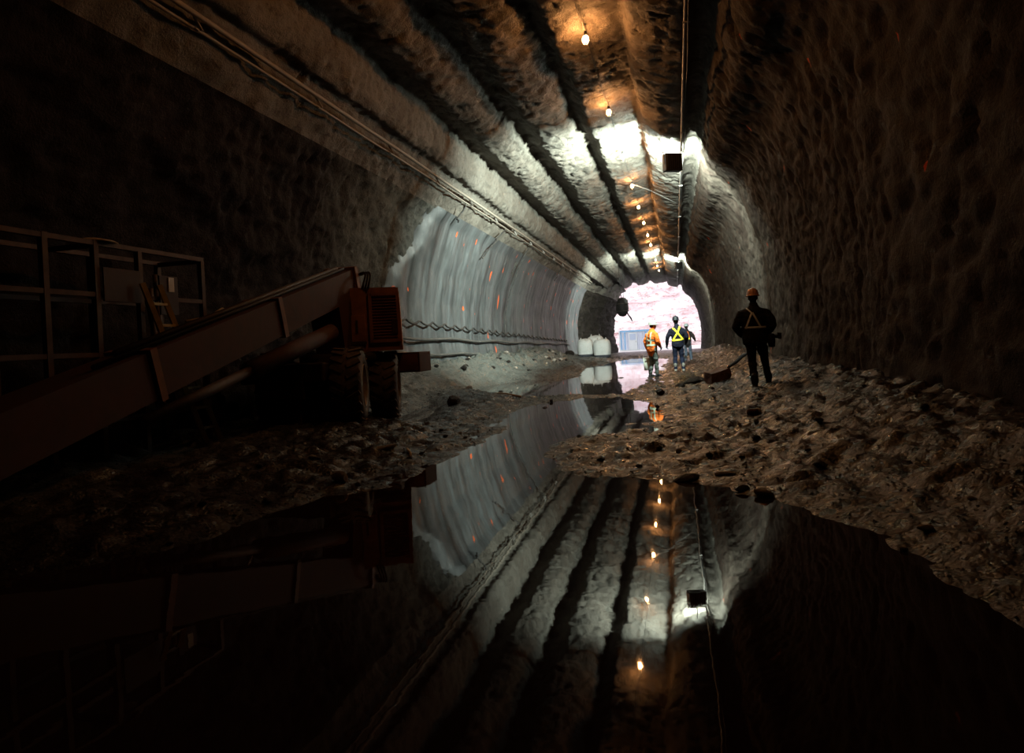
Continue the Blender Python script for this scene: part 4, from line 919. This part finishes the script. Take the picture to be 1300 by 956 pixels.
rock(1.10, 3.97, 0.05, 'stone_pale', 'pale pebble near the right edge of the pool', None, 0.5)
rock(-3.52, 3.92, 0.07, 'stone_pale', 'pale pebble on the near left bank, left of its twin', None, 0.6)
rock(-3.30, 3.84, 0.06, 'stone', 'brown pebble on the near left bank by the pool', None, 0.6)
rock(-4.15, 12.3, 0.34, 'stone', 'dark lump of mud right behind the rear tyre', None, 0.7)
for x, y, s in ((-1.55, 9.57, .12), (-1.83, 9.82, .09), (-1.21, 8.28, .07), (-1.48, 9.3, .08), (-1.96, 8.0, .06), (-2.28, 6.52, .09), (-0.36, 11.62, .09), (-2.47, 13.38, .1), (-1.7, 10.3, .07)):
    rock(x, y, s, 'stone', 'small dark stone poking out of the shallow water', 'small stones in the shallow water', 0.7)
for k in range(46):
    x = rnd.uniform(-0.9, 2.3); y = rnd.uniform(5.8, 14.5)
    if gz(x, y) < 0.02: continue
    rock(x, y, rnd.uniform(0.05, 0.12), 'stone' if rnd.random() < 0.75 else 'stone_pale', 'small stone scattered on the gravelly right bank', 'small stones on the right bank', 0.6)
for k in range(30):
    x = rnd.uniform(-4.0, -2.4); y = rnd.uniform(4.2, 10.0)
    if gz(x, y) < 0.02: continue
    rock(x, y, rnd.uniform(0.04, 0.09), 'stone' if rnd.random() < 0.8 else 'stone_pale', 'small stone scattered on the dark left bank', 'small stones on the left bank', 0.6)
for k in range(40):
    x = rnd.uniform(-6.5, -5.0); y = rnd.uniform(15.5, 34)
    if gz(x, y) < 0.05: continue
    rock(x, y, rnd.uniform(0.10, 0.26), 'stone' if rnd.random() < 0.8 else 'stone_pale', 'grey lump of rubble at the foot of the plastered wall', 'rubble below the plastered wall', 0.65)
# grit and gravel: far too many to count
def gravel():
    rg = np.random.RandomState(4); base = np.array([(0.5, 0, 0.05), (0.1, 0.48, -0.05), (-0.48, 0.1, 0.06), (-0.05, -0.5, 0.0), (0.05, 0.02, 0.42), (0, 0, -0.35)])
    fc = np.array([(0, 1, 4), (1, 2, 4), (2, 3, 4), (3, 0, 4), (1, 0, 5), (2, 1, 5), (3, 2, 5), (0, 3, 5)])
    N = 30000; u = rg.rand(N); y = 2.6 + 15.4 * u ** 1.5; x = rg.rand(N) * 8.2 - 5.6
    h = ground(x, y); keep = (h > 0.006) & ((x > -1.7) | (x < -2.2)) & (x < 2.35); x, y, h = x[keep], y[keep], h[keep]; n = len(x)
    s = (0.009 + 0.028 * rg.rand(n) ** 3) * (0.7 + 0.03 * y); a = rg.rand(n) * 6.283; c, q = np.cos(a), np.sin(a); fl = 0.5 + 0.4 * rg.rand(n); jit = 1 + 0.35 * rg.randn(n, 6, 3) * 0.5
    B = base[None] * jit * s[:, None, None]; V = np.empty((n, 6, 3)); V[:, :, 0] = B[:, :, 0] * c[:, None] - B[:, :, 1] * q[:, None] + x[:, None]; V[:, :, 1] = B[:, :, 0] * q[:, None] + B[:, :, 1] * c[:, None] + y[:, None]; V[:, :, 2] = B[:, :, 2] * fl[:, None] + h[:, None] + s[:, None] * 0.1
    F = (fc[None] + (np.arange(n) * 6)[:, None, None]).reshape(-1, 3)
    o = meshobj('gravel', V.reshape(-1, 3), F, M['stone'], None, False, origin=(0, 0, 0)); tag(o, 'wet brown gravel and grit strewn over the mud banks', 'gravel', None, 'stuff')
gravel()
for k, (a, b, r_, lb) in enumerate((((-6.0, 33.2, 0.30), (-5.3, 31.6, 0.14), 0.035, 'longest pale stick in the heap below the plastered wall'), ((-6.1, 32.2, 0.52), (-5.6, 32.6, 0.16), 0.03, 'steep pale stick in the heap below the plastered wall'), ((-5.7, 32.9, 0.28), (-5.2, 33.4, 0.10), 0.028, 'short pale stick at the right end of the heap'), ((-6.2, 31.4, 0.45), (-5.5, 31.9, 0.2), 0.03, 'pale stick nearest the viewer in the heap by the wall'))):
    tag(MB().tube([a, tuple((a[i] + b[i]) / 2 + 0.03 * (-1) ** k for i in range(3)), b], r_, 6).build('broken_stick', M['wood'], None, True), lb, 'stick', 'pale sticks below the plaster')
tag(MB().tube([(-3.95, 14.6, gz(-3.95, 14.6) + 0.03), (-3.6, 14.2, gz(-3.6, 14.2) + 0.04), (-3.2, 13.9, gz(-3.2, 13.9) + 0.02)], 0.025, 6).build('broken_stick', M['wood'], None, True), 'thin broken stick lying across the far mud bar', 'stick')
tag(MB().tube([(-2.98, 7.15, gz(-2.98, 7.15) + 0.02), (-2.86, 6.95, gz(-2.86, 6.95) + 0.03), (-2.78, 6.75, gz(-2.78, 6.75) + 0.015)], 0.014, 6).build('broken_stick', M['wood'], None, True), 'short pale stick on the left bank near the pool', 'stick')
hp = [(1.30, 19.3), (1.55, 19.7), (1.75, 20.3), (1.98, 20.9), (2.25, 21.4)]
tag(MB().tube([(x, y, gz(x, y) + 0.05 + 0.05 * k) for k, (x, y) in enumerate(hp)], [0.03, 0.05, 0.055, 0.045, 0.03], 8).build('black_hose', M['black'], None, True), 'thick black hose lying up the bank left of the walking person', 'hose')
def can():
    x, y = 0.95, 9.6; z = gz(x, y) + 0.035; root = thing('crushed_can', (x, y, z), 'small red and pale crushed can lying on the right gravel', 'can', None, 0.3); R = Matrix.Rotation(math.pi / 2, 3, 'Y')
    MB().lathe([(0.0, -0.09), (0.03, -0.09), (0.042, -0.07), (0.036, 0.0), (0.042, 0.05)], 14, (0, 0, 0), R).build('can_body', M['stone_red'], root, True)
    MB().lathe([(0.042, 0.05), (0.042, 0.085), (0.03, 0.095), (0.0, 0.09)], 14, (0, 0, 0), R).build('can_end', M['stone_pale'], root, True)
can()
